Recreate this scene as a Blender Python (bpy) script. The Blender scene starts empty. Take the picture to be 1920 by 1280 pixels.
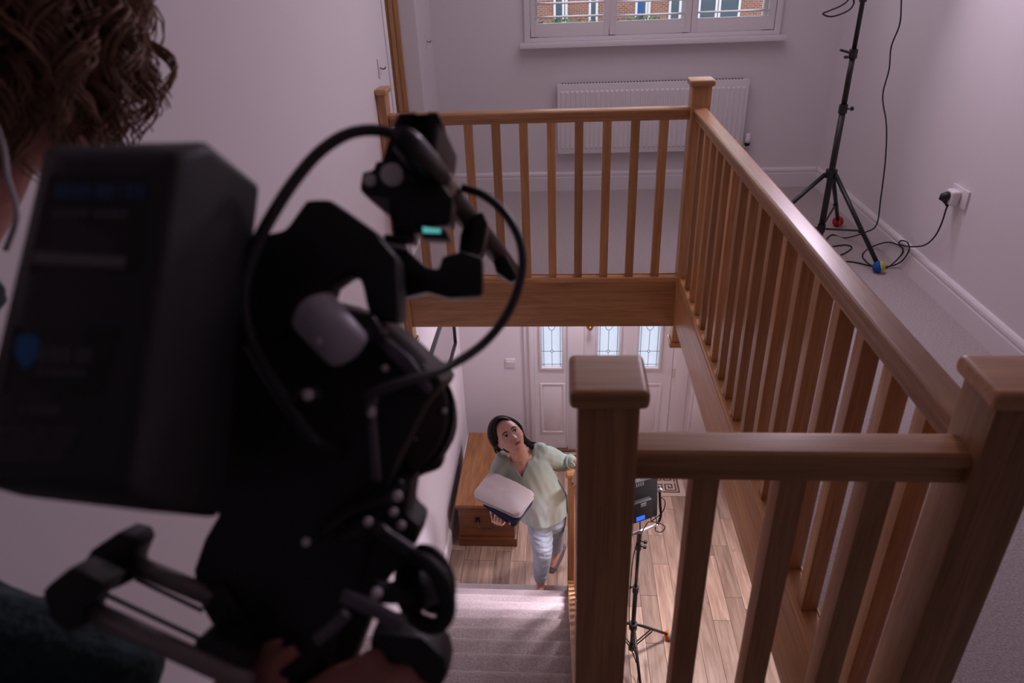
import bpy, bmesh, math, random
from mathutils import Vector, Matrix, noise
random.seed(7)
sc = bpy.context.scene
col = sc.collection
V = Vector

# ------------------------------------------------------------------ camera, world, lights, exposure
CAM = V((0.90296, -0.89311, 4.07577))
CR = V((0.99725082, 0.06393312, -0.03746137))
CU = V((0.00179869, 0.48451737, 0.87477979))
CF = V((-0.07407808, 0.87244225, -0.48307035))
FPX = 1320.56
cd = bpy.data.cameras.new('camera'); cam = bpy.data.objects.new('camera', cd); col.objects.link(cam)
cd.sensor_width = 36.0; cd.lens = FPX / 1920 * 36; cd.clip_start = 0.02
M3 = Matrix((CR, CU, -CF)).transposed()
cam.matrix_world = Matrix.Translation(CAM) @ M3.to_4x4()
cd.dof.use_dof = True; cd.dof.focus_distance = 3.9; cd.dof.aperture_fstop = 4.6
sc.camera = cam
vs = sc.view_settings
vs.view_transform = 'Standard'; vs.look = 'None'; vs.gamma = 1; vs.use_curve_mapping = False
vs.exposure = 0.0

wd = bpy.data.worlds.new('overcast_sky'); sc.world = wd; wd.use_nodes = True
bg = wd.node_tree.nodes['Background']; bg.inputs[0].default_value = (0.86, 0.90, 1.0, 1); bg.inputs[1].default_value = 2.0

def area(name, loc, target, sx, sy, power, color, spread=180):
    l = bpy.data.lights.new(name, 'AREA'); l.shape = 'RECTANGLE'; l.size = sx; l.size_y = sy
    l.energy = power; l.color = color; l.spread = math.radians(spread)
    o = bpy.data.objects.new(name, l); col.objects.link(o); o.location = loc
    o.rotation_euler = (V(target) - V(loc)).to_track_quat('-Z', 'Y').to_euler()
    return o
TINT = (1.0, 0.82, 1.03)
area('led_head_light', (2.30, 2.90, 4.58), (1.45, 0.3, 3.0), 0.45, 0.30, 16.5, TINT, 150)
area('ceiling_bounce_fill', (1.35, 2.9, 4.88), (1.35, 2.9, 0), 1.6, 2.0, 11.0, (1.0, 0.85, 0.96))  # added fill that imitates bounce off the ceiling, not a fitted lamp
area('hall_led_light', (1.17, 2.26, 1.24), (0.25, 1.75, 0.45), 0.24, 0.24, 7.0, (1.0, 0.84, 1.02), 90)
area('hall_fill_light', (1.15, 4.0, 2.2), (0.5, 2.4, 0.5), 0.35, 0.35, 25.0, (1.0, 0.85, 1.0))  # unseen lamp added to brighten the lower steps and hall walls
area('floor_pool_fill', (2.0, 2.6, 2.2), (1.70, 1.75, 0), 0.25, 0.25, 24.0, (1.0, 0.87, 0.92), 120)  # unseen lamp added to make the bright pool on the hall floor

# ------------------------------------------------------------------ layout (metres, ground floor z = 0)
H = 2.50; RISE = 0.19233; GO = 0.2154; Y1 = 2.619
W = 1.545; L = 2.63; B = 0.967; R = 2.739; FW = 4.30; GW = 4.40; CE = 4.92; YB = -5.0
HR = H + 0.904

def at(px, py, d):            # a point that lies d metres in front of the lens
    return CAM + (CF + CR * ((px - 960) / FPX) - CU * ((py - 640) / FPX)) * d
def aty(px, py, y):
    v = CF + CR * ((px - 960) / FPX) - CU * ((py - 640) / FPX); return CAM + v * ((y - CAM.y) / v.y)
def atx(px, py, x):
    v = CF + CR * ((px - 960) / FPX) - CU * ((py - 640) / FPX); return CAM + v * ((x - CAM.x) / v.x)
def atz(px, py, z):
    v = CF + CR * ((px - 960) / FPX) - CU * ((py - 640) / FPX); return CAM + v * ((z - CAM.z) / v.z)

# ------------------------------------------------------------------ materials
def new_mat(name):
    m = bpy.data.materials.new(name); m.use_nodes = True
    nt = m.node_tree; return m, nt, nt.nodes['Principled BSDF']
def plain(name, c, rough=0.5, metal=0.0, bump=0.0, bscale=60, var=0.0, vscale=8, coat=0.0, spec=0.5):
    m, nt, b = new_mat(name); N = nt.nodes; K = nt.links
    b.inputs['Base Color'].default_value = (*c, 1); b.inputs['Roughness'].default_value = rough
    b.inputs['Metallic'].default_value = metal; b.inputs['Coat Weight'].default_value = coat
    b.inputs['Specular IOR Level'].default_value = spec
    tc = N.new('ShaderNodeTexCoord')
    if var > 0:
        n = N.new('ShaderNodeTexNoise'); n.inputs['Scale'].default_value = vscale; n.inputs['Detail'].default_value = 5
        K.new(tc.outputs['Object'], n.inputs['Vector'])
        r = N.new('ShaderNodeValToRGB'); r.color_ramp.elements[0].position = 0.3; r.color_ramp.elements[1].position = 0.7
        r.color_ramp.elements[0].color = (*[x * (1 - var) for x in c], 1); r.color_ramp.elements[1].color = (*[min(1, x * (1 + var)) for x in c], 1)
        K.new(n.outputs['Fac'], r.inputs['Fac']); K.new(r.outputs['Color'], b.inputs['Base Color'])
    if bump > 0:
        n2 = N.new('ShaderNodeTexNoise'); n2.inputs['Scale'].default_value = bscale; n2.inputs['Detail'].default_value = 4
        K.new(tc.outputs['Object'], n2.inputs['Vector'])
        bp = N.new('ShaderNodeBump'); bp.inputs['Strength'].default_value = bump; bp.inputs['Distance'].default_value = 0.004
        K.new(n2.outputs['Fac'], bp.inputs['Height']); K.new(bp.outputs['Normal'], b.inputs['Normal'])
    return m
def wood(name, axis, dark, light, rough=0.40, coat=0.12, objvar=0.25, grain=1.0, knots=False):
    m, nt, b = new_mat(name); N = nt.nodes; K = nt.links
    tc = N.new('ShaderNodeTexCoord'); oi = N.new('ShaderNodeObjectInfo')
    mul = N.new('ShaderNodeVectorMath'); mul.operation = 'SCALE'; mul.inputs[0].default_value = (7.3, 11.1, 5.7)
    K.new(oi.outputs['Random'], mul.inputs['Scale'])
    add = N.new('ShaderNodeVectorMath'); K.new(tc.outputs['Object'], add.inputs[0]); K.new(mul.outputs[0], add.inputs[1])
    def stretched(across, along):
        mp = N.new('ShaderNodeMapping'); s = [across] * 3; s['xyz'.index(axis)] = along
        mp.inputs['Scale'].default_value = s; K.new(add.outputs[0], mp.inputs['Vector']); return mp
    n1 = N.new('ShaderNodeTexNoise'); n1.inputs['Scale'].default_value = 1; n1.inputs['Detail'].default_value = 6; n1.inputs['Distortion'].default_value = 1.4
    K.new(stretched(26 * grain, 1.6).outputs[0], n1.inputs['Vector'])
    n2 = N.new('ShaderNodeTexNoise'); n2.inputs['Scale'].default_value = 1; n2.inputs['Detail'].default_value = 3
    K.new(stretched(320, 9).outputs[0], n2.inputs['Vector'])
    r1 = N.new('ShaderNodeValToRGB'); e = r1.color_ramp.elements
    e[0].position = 0.30; e[0].color = (*dark, 1); e[1].position = 0.68; e[1].color = (*light, 1)
    K.new(n1.outputs['Fac'], r1.inputs['Fac'])
    r2 = N.new('ShaderNodeValToRGB'); r2.color_ramp.elements[0].position = 0.33; r2.color_ramp.elements[1].position = 0.5
    r2.color_ramp.elements[0].color = (0.74, 0.68, 0.62, 1); r2.color_ramp.elements[1].color = (1, 1, 1, 1)
    K.new(n2.outputs['Fac'], r2.inputs['Fac'])
    mx = N.new('ShaderNodeMix'); mx.data_type = 'RGBA'; mx.blend_type = 'MULTIPLY'; mx.inputs['Factor'].default_value = 0.75
    K.new(r1.outputs['Color'], mx.inputs['A']); K.new(r2.outputs['Color'], mx.inputs['B'])
    hv = N.new('ShaderNodeHueSaturation')
    mr = N.new('ShaderNodeMapRange'); mr.inputs['To Min'].default_value = 1 - objvar; mr.inputs['To Max'].default_value = 1 + objvar
    K.new(oi.outputs['Random'], mr.inputs['Value']); K.new(mr.outputs[0], hv.inputs['Value'])
    K.new(mx.outputs['Result'], hv.inputs['Color'])
    out = hv.outputs['Color']
    if knots:
        vo = N.new('ShaderNodeTexNoise'); vo.inputs['Scale'].default_value = 1; vo.inputs['Detail'].default_value = 4; vo.inputs['Distortion'].default_value = 0.6
        K.new(stretched(9, 3.2).outputs[0], vo.inputs['Vector'])
        rk = N.new('ShaderNodeValToRGB'); rk.color_ramp.elements[0].position = 0.66; rk.color_ramp.elements[1].position = 0.78
        rk.color_ramp.elements[0].color = (1, 1, 1, 1); rk.color_ramp.elements[1].color = (0.42, 0.36, 0.34, 1)
        K.new(vo.outputs['Fac'], rk.inputs['Fac'])
        mk = N.new('ShaderNodeMix'); mk.data_type = 'RGBA'; mk.blend_type = 'MULTIPLY'; mk.inputs['Factor'].default_value = 1
        K.new(out, mk.inputs['A']); K.new(rk.outputs['Color'], mk.inputs['B']); out = mk.outputs['Result']
    K.new(out, b.inputs['Base Color'])
    bp = N.new('ShaderNodeBump'); bp.inputs['Strength'].default_value = 0.12; bp.inputs['Distance'].default_value = 0.002
    K.new(n2.outputs['Fac'], bp.inputs['Height']); K.new(bp.outputs['Normal'], b.inputs['Normal'])
    b.inputs['Roughness'].default_value = rough; b.inputs['Coat Weight'].default_value = coat; b.inputs['Coat Roughness'].default_value = 0.25
    return m
OD, OL = (0.40, 0.188, 0.076), (0.58, 0.31, 0.138)
OAK = {a: wood('oak_' + a, a, OD, OL) for a in 'xyz'}
PLANK = wood('floor_oak', 'y', (0.265, 0.168, 0.118), (0.48, 0.345, 0.262), rough=0.42, coat=0.1, objvar=0.28, grain=0.8, knots=True)
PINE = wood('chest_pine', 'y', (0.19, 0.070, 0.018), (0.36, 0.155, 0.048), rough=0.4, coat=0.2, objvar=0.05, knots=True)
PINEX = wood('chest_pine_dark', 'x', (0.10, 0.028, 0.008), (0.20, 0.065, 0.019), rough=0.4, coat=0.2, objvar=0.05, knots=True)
PAINT = plain('wall_paint', (0.80, 0.755, 0.785), 0.75, bump=0.04, bscale=220, var=0.012, vscale=2)
WHITE = plain('white_gloss_paint', (0.83, 0.79, 0.815), 0.32)
CEIL = plain('ceiling_paint', (0.84, 0.81, 0.83), 0.85)
CARPET = plain('carpet', (0.50, 0.43, 0.425), 0.95, bump=1.0, bscale=230, var=0.22, vscale=120, spec=0.1)
_b = CARPET.node_tree.nodes['Principled BSDF']; _b.inputs['Sheen Weight'].default_value = 0.55; _b.inputs['Sheen Roughness'].default_value = 0.4
PLAST = plain('white_plastic', (0.82, 0.79, 0.80), 0.3)
BLACKM = plain('black_metal', (0.012, 0.012, 0.014), 0.35)
BLACKP = plain('black_plastic', (0.014, 0.014, 0.016), 0.5, bump=0.05, bscale=300)
RUBBER = plain('black_rubber', (0.010, 0.010, 0.011), 0.6)
SILVER = plain('silver_metal', (0.62, 0.60, 0.62), 0.3, 1.0)
GREYM = plain('grey_anodised_metal', (0.16, 0.15, 0.18), 0.42, 0.4)
BROWNM = plain('brown_black_barrel', (0.035, 0.020, 0.017), 0.45)
CHROME = plain('chrome', (0.75, 0.74, 0.76), 0.15, 1.0)
BRASS = plain('aged_brass', (0.35, 0.22, 0.08), 0.35, 1.0)
def emit(name, c, s):
    m, nt, b = new_mat(name); b.inputs['Emission Color'].default_value = (*c, 1); b.inputs['Emission Strength'].default_value = s
    b.inputs['Base Color'].default_value = (*[x * .2 for x in c], 1); return m
def glass_clear(name):
    m, nt, b = new_mat(name); N = nt.nodes; K = nt.links
    t = N.new('ShaderNodeBsdfTransparent'); g = N.new('ShaderNodeBsdfGlossy'); g.inputs['Roughness'].default_value = 0.02
    f = N.new('ShaderNodeFresnel'); f.inputs['IOR'].default_value = 1.3
    mx = N.new('ShaderNodeMixShader'); K.new(f.outputs[0], mx.inputs[0]); K.new(t.outputs[0], mx.inputs[1]); K.new(g.outputs[0], mx.inputs[2])
    K.new(mx.outputs[0], N['Material Output'].inputs['Surface']); return m
def glass_frosted(name):
    m, nt, b = new_mat(name); N = nt.nodes; K = nt.links
    t = N.new('ShaderNodeBsdfTranslucent'); t.inputs['Color'].default_value = (0.92, 0.95, 1.0, 1)
    g = N.new('ShaderNodeBsdfGlossy'); g.inputs['Roughness'].default_value = 0.35
    tc = N.new('ShaderNodeTexCoord'); n = N.new('ShaderNodeTexNoise'); n.inputs['Scale'].default_value = 120; K.new(tc.outputs['Object'], n.inputs['Vector'])
    bp = N.new('ShaderNodeBump'); bp.inputs['Strength'].default_value = 0.5; bp.inputs['Distance'].default_value = 0.003
    K.new(n.outputs['Fac'], bp.inputs['Height']); K.new(bp.outputs['Normal'], t.inputs['Normal']); K.new(bp.outputs['Normal'], g.inputs['Normal'])
    mx = N.new('ShaderNodeMixShader'); mx.inputs[0].default_value = 0.08
    K.new(t.outputs[0], mx.inputs[1]); K.new(g.outputs[0], mx.inputs[2]); K.new(mx.outputs[0], N['Material Output'].inputs['Surface']); return m
CLEAR = glass_clear('window_glass'); FROST = glass_frosted('frosted_door_glass')

# ------------------------------------------------------------------ mesh helpers
class MB:
    def __init__(s): s.v = []; s.f = []
    def add(s, vs_, fs):
        o = len(s.v); s.v += [V(p) for p in vs_]; s.f += [tuple(i + o for i in f) for f in fs]; return s
    def box(s, a, b, rot=None, c=None):
        x0, y0, z0 = a; x1, y1, z1 = b
        p = [V((x, y, z)) for z in (z0, z1) for y in (y0, y1) for x in (x0, x1)]
        if rot is not None:
            c = V(c) if c is not None else (V(a) + V(b)) / 2
            p = [rot @ (q - c) + c for q in p]
        return s.add(p, [(0, 2, 3, 1), (4, 5, 7, 6), (0, 1, 5, 4), (2, 6, 7, 3), (0, 4, 6, 2), (1, 3, 7, 5)])
    def cbox(s, c, ax, ay, az, sx, sy, sz):           # oriented box
        c = V(c); p = [c + ax * (sx / 2 * i) + ay * (sy / 2 * j) + az * (sz / 2 * k) for k in (-1, 1) for j in (-1, 1) for i in (-1, 1)]
        return s.add(p, [(0, 2, 3, 1), (4, 5, 7, 6), (0, 1, 5, 4), (2, 6, 7, 3), (0, 4, 6, 2), (1, 3, 7, 5)])
    def loft(s, rings, cap=True, closed=True):
        n = len(rings[0]); vs_ = [p for r in rings for p in r]; fs = []
        for i in range(len(rings) - 1):
            for j in range(n if closed else n - 1):
                k = (j + 1) % n; fs.append((i * n + j, i * n + k, (i + 1) * n + k, (i + 1) * n + j))
        if cap: fs.append(tuple(range(n - 1, -1, -1))); fs.append(tuple((len(rings) - 1) * n + j for j in range(n)))
        return s.add(vs_, fs)
    def tube(s, pts, r, sides=8, flat=1.0, up=None, cap=True):
        pts = [V(p) for p in pts]; n = len(pts)
        rr = r if isinstance(r, (list, tuple)) else [r] * n
        rings = []; prev = V(up) if up is not None else None
        for i, p in enumerate(pts):
            t = (pts[min(i + 1, n - 1)] - pts[max(i - 1, 0)])
            t = t.normalized() if t.length > 1e-9 else V((0, 0, 1))
            if prev is None:
                prev = V((0, 0, 1)) if abs(t.z) < 0.9 else V((0, 1, 0))
            a = prev - t * prev.dot(t)
            if a.length < 1e-6: a = t.orthogonal()
            a.normalize(); b = t.cross(a)
            if up is None: prev = a
            rings.append([p + (a * math.cos(2 * math.pi * k / sides) * flat + b * math.sin(2 * math.pi * k / sides)) * rr[i] for k in range(sides)])
        return s.loft(rings, cap)
    def ball(s, c, r, nu=12, nv=8, ax=None):
        c = V(c); r = V(r) if hasattr(r, '__len__') else V((r, r, r)); R3 = ax if ax is not None else Matrix.Identity(3)
        vs_ = [c + R3 @ V((0, 0, r.z))]
        for i in range(1, nv):
            t = math.pi * i / nv
            for j in range(nu):
                p = 2 * math.pi * j / nu
                vs_.append(c + R3 @ V((r.x * math.sin(t) * math.cos(p), r.y * math.sin(t) * math.sin(p), r.z * math.cos(t))))
        vs_.append(c + R3 @ V((0, 0, -r.z))); fs = []
        for j in range(nu):
            fs.append((0, 1 + j, 1 + (j + 1) % nu)); e = len(vs_) - 1; o = 1 + (nv - 2) * nu
            fs.append((e, o + (j + 1) % nu, o + j))
        for i in range(nv - 2):
            for j in range(nu):
                k = (j + 1) % nu; fs.append((1 + i * nu + j, 1 + (i + 1) * nu + j, 1 + (i + 1) * nu + k, 1 + i * nu + k))
        return s.add(vs_, fs)
    def prism(s, poly, d):                              # polygon of 3-d points pushed along d
        n = len(poly); d = V(d); poly = [V(p) for p in poly]
        return s.add(poly + [p + d for p in poly], [tuple(range(n - 1, -1, -1)), tuple(range(n, 2 * n))] + [(j, (j + 1) % n, n + (j + 1) % n, n + j) for j in range(n)])
    def torus(s, c, n, R0, r0, a=24, b=8, sx=1.0, xdir=None):
        n = V(n).normalized(); x = (V(xdir) if xdir is not None else n.orthogonal()); x = (x - n * x.dot(n)).normalized(); y = n.cross(x); c = V(c); vs_ = []; fs = []
        for i in range(a):
            t = 2 * math.pi * i / a; d = x * math.cos(t) * sx + y * math.sin(t)
            for j in range(b):
                p = 2 * math.pi * j / b; vs_.append(c + d * (R0 + r0 * math.cos(p)) + n * r0 * math.sin(p))
        for i in range(a):
            for j in range(b):
                k = (i + 1) % a; l = (j + 1) % b; fs.append((i * b + j, k * b + j, k * b + l, i * b + l))
        return s.add(vs_, fs)
    def disc(s, c, n, r, h, sides=20):
        n = V(n).normalized(); return s.tube([V(c), V(c) + n * h], r, sides)

def wloc(o):
    l = V((0, 0, 0))
    while o is not None: l += o.location; o = o.parent
    return l
def fix_normals(me):
    bm = bmesh.new(); bm.from_mesh(me); bmesh.ops.recalc_face_normals(bm, faces=bm.faces); bm.to_mesh(me); bm.free()
def obj(name, mb, m, parent=None, smooth=False, bevel=0.0, seg=2, origin=None, angle=35):
    base = V(origin) if origin is not None else (wloc(parent) if parent else V((0, 0, 0)))
    me = bpy.data.meshes.new(name); me.from_pydata([tuple(p - base) for p in mb.v], [], mb.f)
    bm = bmesh.new(); bm.from_mesh(me); bmesh.ops.recalc_face_normals(bm, faces=bm.faces)
    if bevel > 0:
        es = [e for e in bm.edges if len(e.link_faces) == 2 and e.calc_face_angle(0) > math.radians(angle)]
        bmesh.ops.bevel(bm, geom=es, offset=bevel, segments=seg, affect='EDGES', profile=0.6, clamp_overlap=True)
    bm.to_mesh(me); bm.free(); me.materials.append(m)
    if smooth or bevel > 0:
        me.shade_smooth() if smooth else None
        if not smooth:
            try: me.set_sharp_from_angle(angle=math.radians(40)); me.polygons.foreach_set('use_smooth', [True] * len(me.polygons))
            except Exception: pass
    o = bpy.data.objects.new(name, me); col.objects.link(o)
    if parent: o.parent = parent; o.location = base - wloc(parent)
    else: o.location = base
    return o
def clone(o, loc=None, parent=None, rot=None):
    c = o.copy(); col.objects.link(c)
    if parent: c.parent = parent
    if loc is not None: c.location = V(loc) - (wloc(c.parent) if c.parent else V((0, 0, 0)))
    if rot is not None: c.rotation_euler = rot
    return c
def tag(o, label, cat, group=None, kind=None):
    if label: o['label'] = label
    if cat: o['category'] = cat
    if group: o['group'] = group
    if kind: o['kind'] = kind
    return o
def thing(name, loc, label, cat, group=None):
    o = bpy.data.objects.new(name, None); col.objects.link(o); o.location = loc; o.empty_display_size = 0.1
    return tag(o, label, cat, group)
def struct(o, label=None, cat=None):
    o['kind'] = 'structure'
    if label: o['label'] = label
    if cat: o['category'] = cat
    return o
def box(a, b): return MB().box(a, b)
def curve(pts, n=8):                                   # Catmull-Rom through the points
    pts = [V(p) for p in pts]; P = [pts[0] * 2 - pts[1]] + pts + [pts[-1] * 2 - pts[-2]]; out = []
    for i in range(1, len(P) - 2):
        for k in range(n):
            t = k / n; a, b, c, d = P[i - 1:i + 3]
            out.append(0.5 * (2 * b + (c - a) * t + (2 * a - 5 * b + 4 * c - d) * t * t + (3 * b - a - 3 * c + d) * t ** 3))
    out.append(pts[-1]); return out
def evaluated(mb, voxel, smooth=6, wrinkle=None, cutter=None):   # weld closed pieces into one continuous skin
    me = bpy.data.meshes.new('tmp'); me.from_pydata([tuple(p) for p in mb.v], [], mb.f); fix_normals(me)
    o = bpy.data.objects.new('tmp', me); col.objects.link(o)
    m = o.modifiers.new('r', 'REMESH'); m.mode = 'VOXEL'; m.voxel_size = voxel
    s = o.modifiers.new('s', 'SMOOTH'); s.factor = 0.5; s.iterations = smooth
    dg = bpy.context.evaluated_depsgraph_get(); dg.update()
    me2 = bpy.data.meshes.new_from_object(o.evaluated_get(dg)); bpy.data.objects.remove(o)
    if wrinkle:
        me2.update(); ns = [v.normal.copy() for v in me2.vertices]
        for v, n_ in zip(me2.vertices, ns): v.co += n_ * wrinkle(v.co)
    if cutter:
        o = bpy.data.objects.new('tmp', me2); col.objects.link(o)
        mc = bpy.data.meshes.new('cut'); mc.from_pydata([tuple(p) for p in cutter.v], [], cutter.f); fix_normals(mc)
        oc = bpy.data.objects.new('cut', mc); col.objects.link(oc)
        bo = o.modifiers.new('b', 'BOOLEAN'); bo.operation = 'DIFFERENCE'; bo.object = oc; bo.solver = 'EXACT'
        dg = bpy.context.evaluated_depsgraph_get(); dg.update()
        me3 = bpy.data.meshes.new_from_object(o.evaluated_get(dg)); bpy.data.objects.remove(o); bpy.data.objects.remove(oc); me2 = me3
    return me2
def obj_mesh(name, me, m, parent):
    base = wloc(parent); me.name = name
    for v in me.vertices: v.co -= base
    me.materials.clear(); me.materials.append(m); me.shade_smooth()
    o = bpy.data.objects.new(name, me); col.objects.link(o); o.parent = parent; return o
# ------------------------------------------------------------------ room shell
fl = struct(obj('floor', box((-0.12, -5.1, -0.06), (R + 0.12, 4.5, -0.004)), plain('floor_gap', (0.07, 0.045, 0.03), 0.8)))
PW = 0.1195
pm = {}
def plank(x, y0, y1):
    l = round(y1 - y0, 2)
    k = l
    if k not in pm:
        pm[k] = obj('plank', MB().box((x - PW / 2 + 0.0008, y0 + 0.0008, -0.012), (x + PW / 2 - 0.0008, y1 - 0.0008, 0)), PLANK, fl, bevel=0.0014, seg=1, origin=(x, (y0 + y1) / 2, 0)); return
    clone(pm[k], (x, (y0 + y1) / 2, 0), fl)
nx = int((R) / PW) + 1
for i in range(nx):
    y = 0.62 + random.choice((0, .1, .2, .3, .4)); x = PW * (i + 0.5) + 0.01
    if x > R - 0.04: break
    y0 = 0.6
    while y0 < GW - 0.05:
        ln = random.choice((0.3, 0.4, 0.5, 0.6, 0.8, 0.9, 1.1))
        y1 = min(y0 + ln, GW)
        if GW - y1 < 0.15: y1 = GW
        plank(x, y0, round(y1, 2)); y0 = round(y1, 2)

DOOR_Y0, DOOR_Y1 = 2.975, 3.765
wl = MB()
wl.box((-0.2, -5.1, -0.06), (0, 4.5, H)); wl.box((-0.2, -5.1, H), (0, DOOR_Y0, CE)); wl.box((-0.2, DOOR_Y1, H), (0, 4.5, CE)); wl.box((-0.2, DOOR_Y0, H + 2.03), (0, DOOR_Y1, CE))
struct(obj('wall_left', wl, PAINT))
wr = box((R, -5.1, -0.06), (R + 0.12, 4.5, CE)); struct(obj('wall_right', wr, PAINT))
struct(obj('wall_back', box((-0.2, -5.1, -0.06), (R + 0.12, YB, CE)), PAINT))
WX0, WX1, WZ0, WZ1 = 0.665, 2.30, 3.54, 4.66
DX0, DX1, DZ1 = 0.60, 2.32, 2.10
wf = MB()
wf.box((-0.2, FW, 2.26), (WX0, 4.5, CE)); wf.box((WX1, FW, 2.26), (R + .12, 4.5, CE)); wf.box((WX0, FW, 2.26), (WX1, 4.5, WZ0)); wf.box((WX0, FW, WZ1), (WX1, 4.5, CE))
wf.box((-0.2, GW, -0.06), (DX0, 4.5, 2.26)); wf.box((DX1, GW, -0.06), (R + .12, 4.5, 2.26)); wf.box((DX0, GW, DZ1), (DX1, 4.5, 2.26))
struct(obj('wall_far', wf, PAINT))
struct(obj('ceiling', box((-0.2, -5.1, CE), (R + .12, 4.5, CE + .1)), CEIL))
slab = MB(); slab.box((0, YB, 2.245), (R, -0.006, H - 0.02)); slab.box((0, -0.006, 2.245), (0.925, 0.012, H - 0.02)); slab.box((W - 0.002, -0.006, 2.245), (R, FW, H - 0.02)); slab.box((0, L - 0.006, 2.245), (W - 0.002, FW, H - 0.02))
struct(obj('ceiling', slab, CEIL))
cp = MB(); cp.box((0, YB, H - 0.02), (R, -0.006, H)); cp.box((0.005, -0.006, H - 0.025), (0.925, 0.034, H)); cp.box((W - 0.002, -0.006, H - 0.02), (R, FW, H)); cp.box((0, L - 0.006, H - 0.02), (W - 0.002, FW, H))
struct(obj('floor', cp, CARPET))
SK = [(0, 0), (0.018, 0), (0.018, 0.098), (0.0165, 0.101), (0.015, 0.107), (0.0175, 0.116), (0.016, 0.128), (0.011, 0.136), (0.006, 0.141), (0, 0.141)]
def skirting(name, p0, p1, inward, z):
    p0 = V(p0); p1 = V(p1); n = V(inward)
    return struct(obj(name, MB().prism([V((p0.x, p0.y, z)) + n * a + V((0, 0, b)) for a, b in SK], V((p1.x - p0.x, p1.y - p0.y, 0))), WHITE))
skirting('baseboard_right', (R, YB), (R, FW), (-1, 0, 0), H)
skirting('baseboard_far', (0, FW), (R - 0.018, FW), (0, -1, 0), H)
skirting('baseboard_left', (0, DOOR_Y1 + .08), (0, FW - .018), (1, 0, 0), H)
skirting('baseboard_left', (0, Y1 + 0.03), (0, GW), (1, 0, 0), 0)
skirting('baseboard_far', (0.018, GW), (DX0 - .03, GW), (0, -1, 0), 0)
skirting('baseboard_right', (R, 0), (R, GW), (-1, 0, 0), 0)

# upstairs doorway in the left wall, its oak lining set back in the reveal
d2 = struct(obj('door_2', MB().box((-0.2, DOOR_Y0, H), (-0.193, DOOR_Y1, H + 2.03)), WHITE))
for x0, x1, dy in ((-0.128, -0.098, 0.012), (-0.158, -0.130, 0.018), (-0.19, -0.160, 0.012)):
    obj('jamb_strip', MB().box((x0 - 0.0, DOOR_Y1 - dy, H), (x1, DOOR_Y1, H + 2.0)), OAK['z'], d2, bevel=0.002)
obj('head_strip', MB().box((-0.15, DOOR_Y0, H + 1.99), (-0.09, DOOR_Y1, H + 2.03)), OAK['y'], d2)
t1 = struct(obj('trim_1', MB().box((-0.002, DOOR_Y0 - 0.06, H), (0.006, DOOR_Y0 - 0.0, H + 2.09)).box((-0.002, DOOR_Y1, H), (0.005, DOOR_Y1 + .055, H + 2.09)), WHITE, bevel=0.002))

# window with plantation shutters
w1 = struct(obj('window_1', MB().box((WX0 - .028, FW - .03, WZ0 - .005), (WX0 + .012, FW, WZ1 + .03)).box((WX1 - .012, FW - .03, WZ0 - .005), (WX1 + .028, FW, WZ1 + .03))
    .box((WX0 + .012, FW - .03, WZ0 - .005), (WX1 - .012, FW, WZ0 + .022)).box((WX0 + .012, FW - .03, WZ1 - .012), (WX1 - .012, FW, WZ1 + .03)), WHITE, bevel=0.003))
obj('window_sill', MB().box((0.609, 4.205, 3.502), (2.357, 4.30, 3.535)), WHITE, w1, bevel=0.006)
fr = MB(); yg = 4.43
for x0, x1 in ((WX0, WX0 + .06), (1.205, 1.26), (1.70, 1.755), (WX1 - .06, WX1)): fr.box((x0, yg - .03, WZ0), (x1, yg + .03, WZ1))
fr.box((WX0, yg - .03, WZ0), (WX1, yg + .03, WZ0 + .06)).box((WX0, yg - .03, WZ1 - .06), (WX1, yg + .03, WZ1))
obj('outer_frame', fr, WHITE, w1, bevel=0.004)
for x0, x1 in ((WX0 + .06, 1.205), (1.26, 1.70), (1.755, WX1 - .06)): obj('pane', box((x0, yg - .003, WZ0 + .06), (x1, yg + .003, WZ1 - .06)), CLEAR, w1)
slat0 = None
for (x0, x1, o0, o1) in ((0.681, 1.205, 0.712, 1.168), (1.209, 1.742, 1.248, 1.701), (1.746, 2.284, 1.785, 2.240)):
    sp = obj('shutter_panel', MB().box((x0, FW - .026, 3.567), (o0, FW + .002, WZ1 - .014)).box((o1, FW - .026, 3.567), (x1, FW + .002, WZ1 - .014)).box((o0, FW - .026, 3.567), (o1, FW + .002, 3.65)).box((o0, FW - .026, WZ1 - .1), (o1, FW + .002, WZ1 - .014)), WHITE, w1, bevel=0.002)
    z = 3.692 if x0 > 0.7 else 3.688
    if x0 > 1.2: z = 3.682 if x0 < 1.7 else 3.684
    cnt = 0
    while z < WZ1 - .13:
        prof = [(0.031 * math.cos(a), 0.0055 * math.sin(a)) for a in [2 * math.pi * k / 10 for k in range(10)]]
        tl = math.radians(4)
        s_ = obj('louvre', MB().prism([(o0 + .001, FW - .012 + u_ * math.cos(tl) - v_ * math.sin(tl), z + u_ * math.sin(tl) + v_ * math.cos(tl)) for u_, v_ in prof], (o1 - o0 - .002, 0, 0)), WHITE, sp, smooth=True)
        z += 0.0825; cnt += 1
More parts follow.
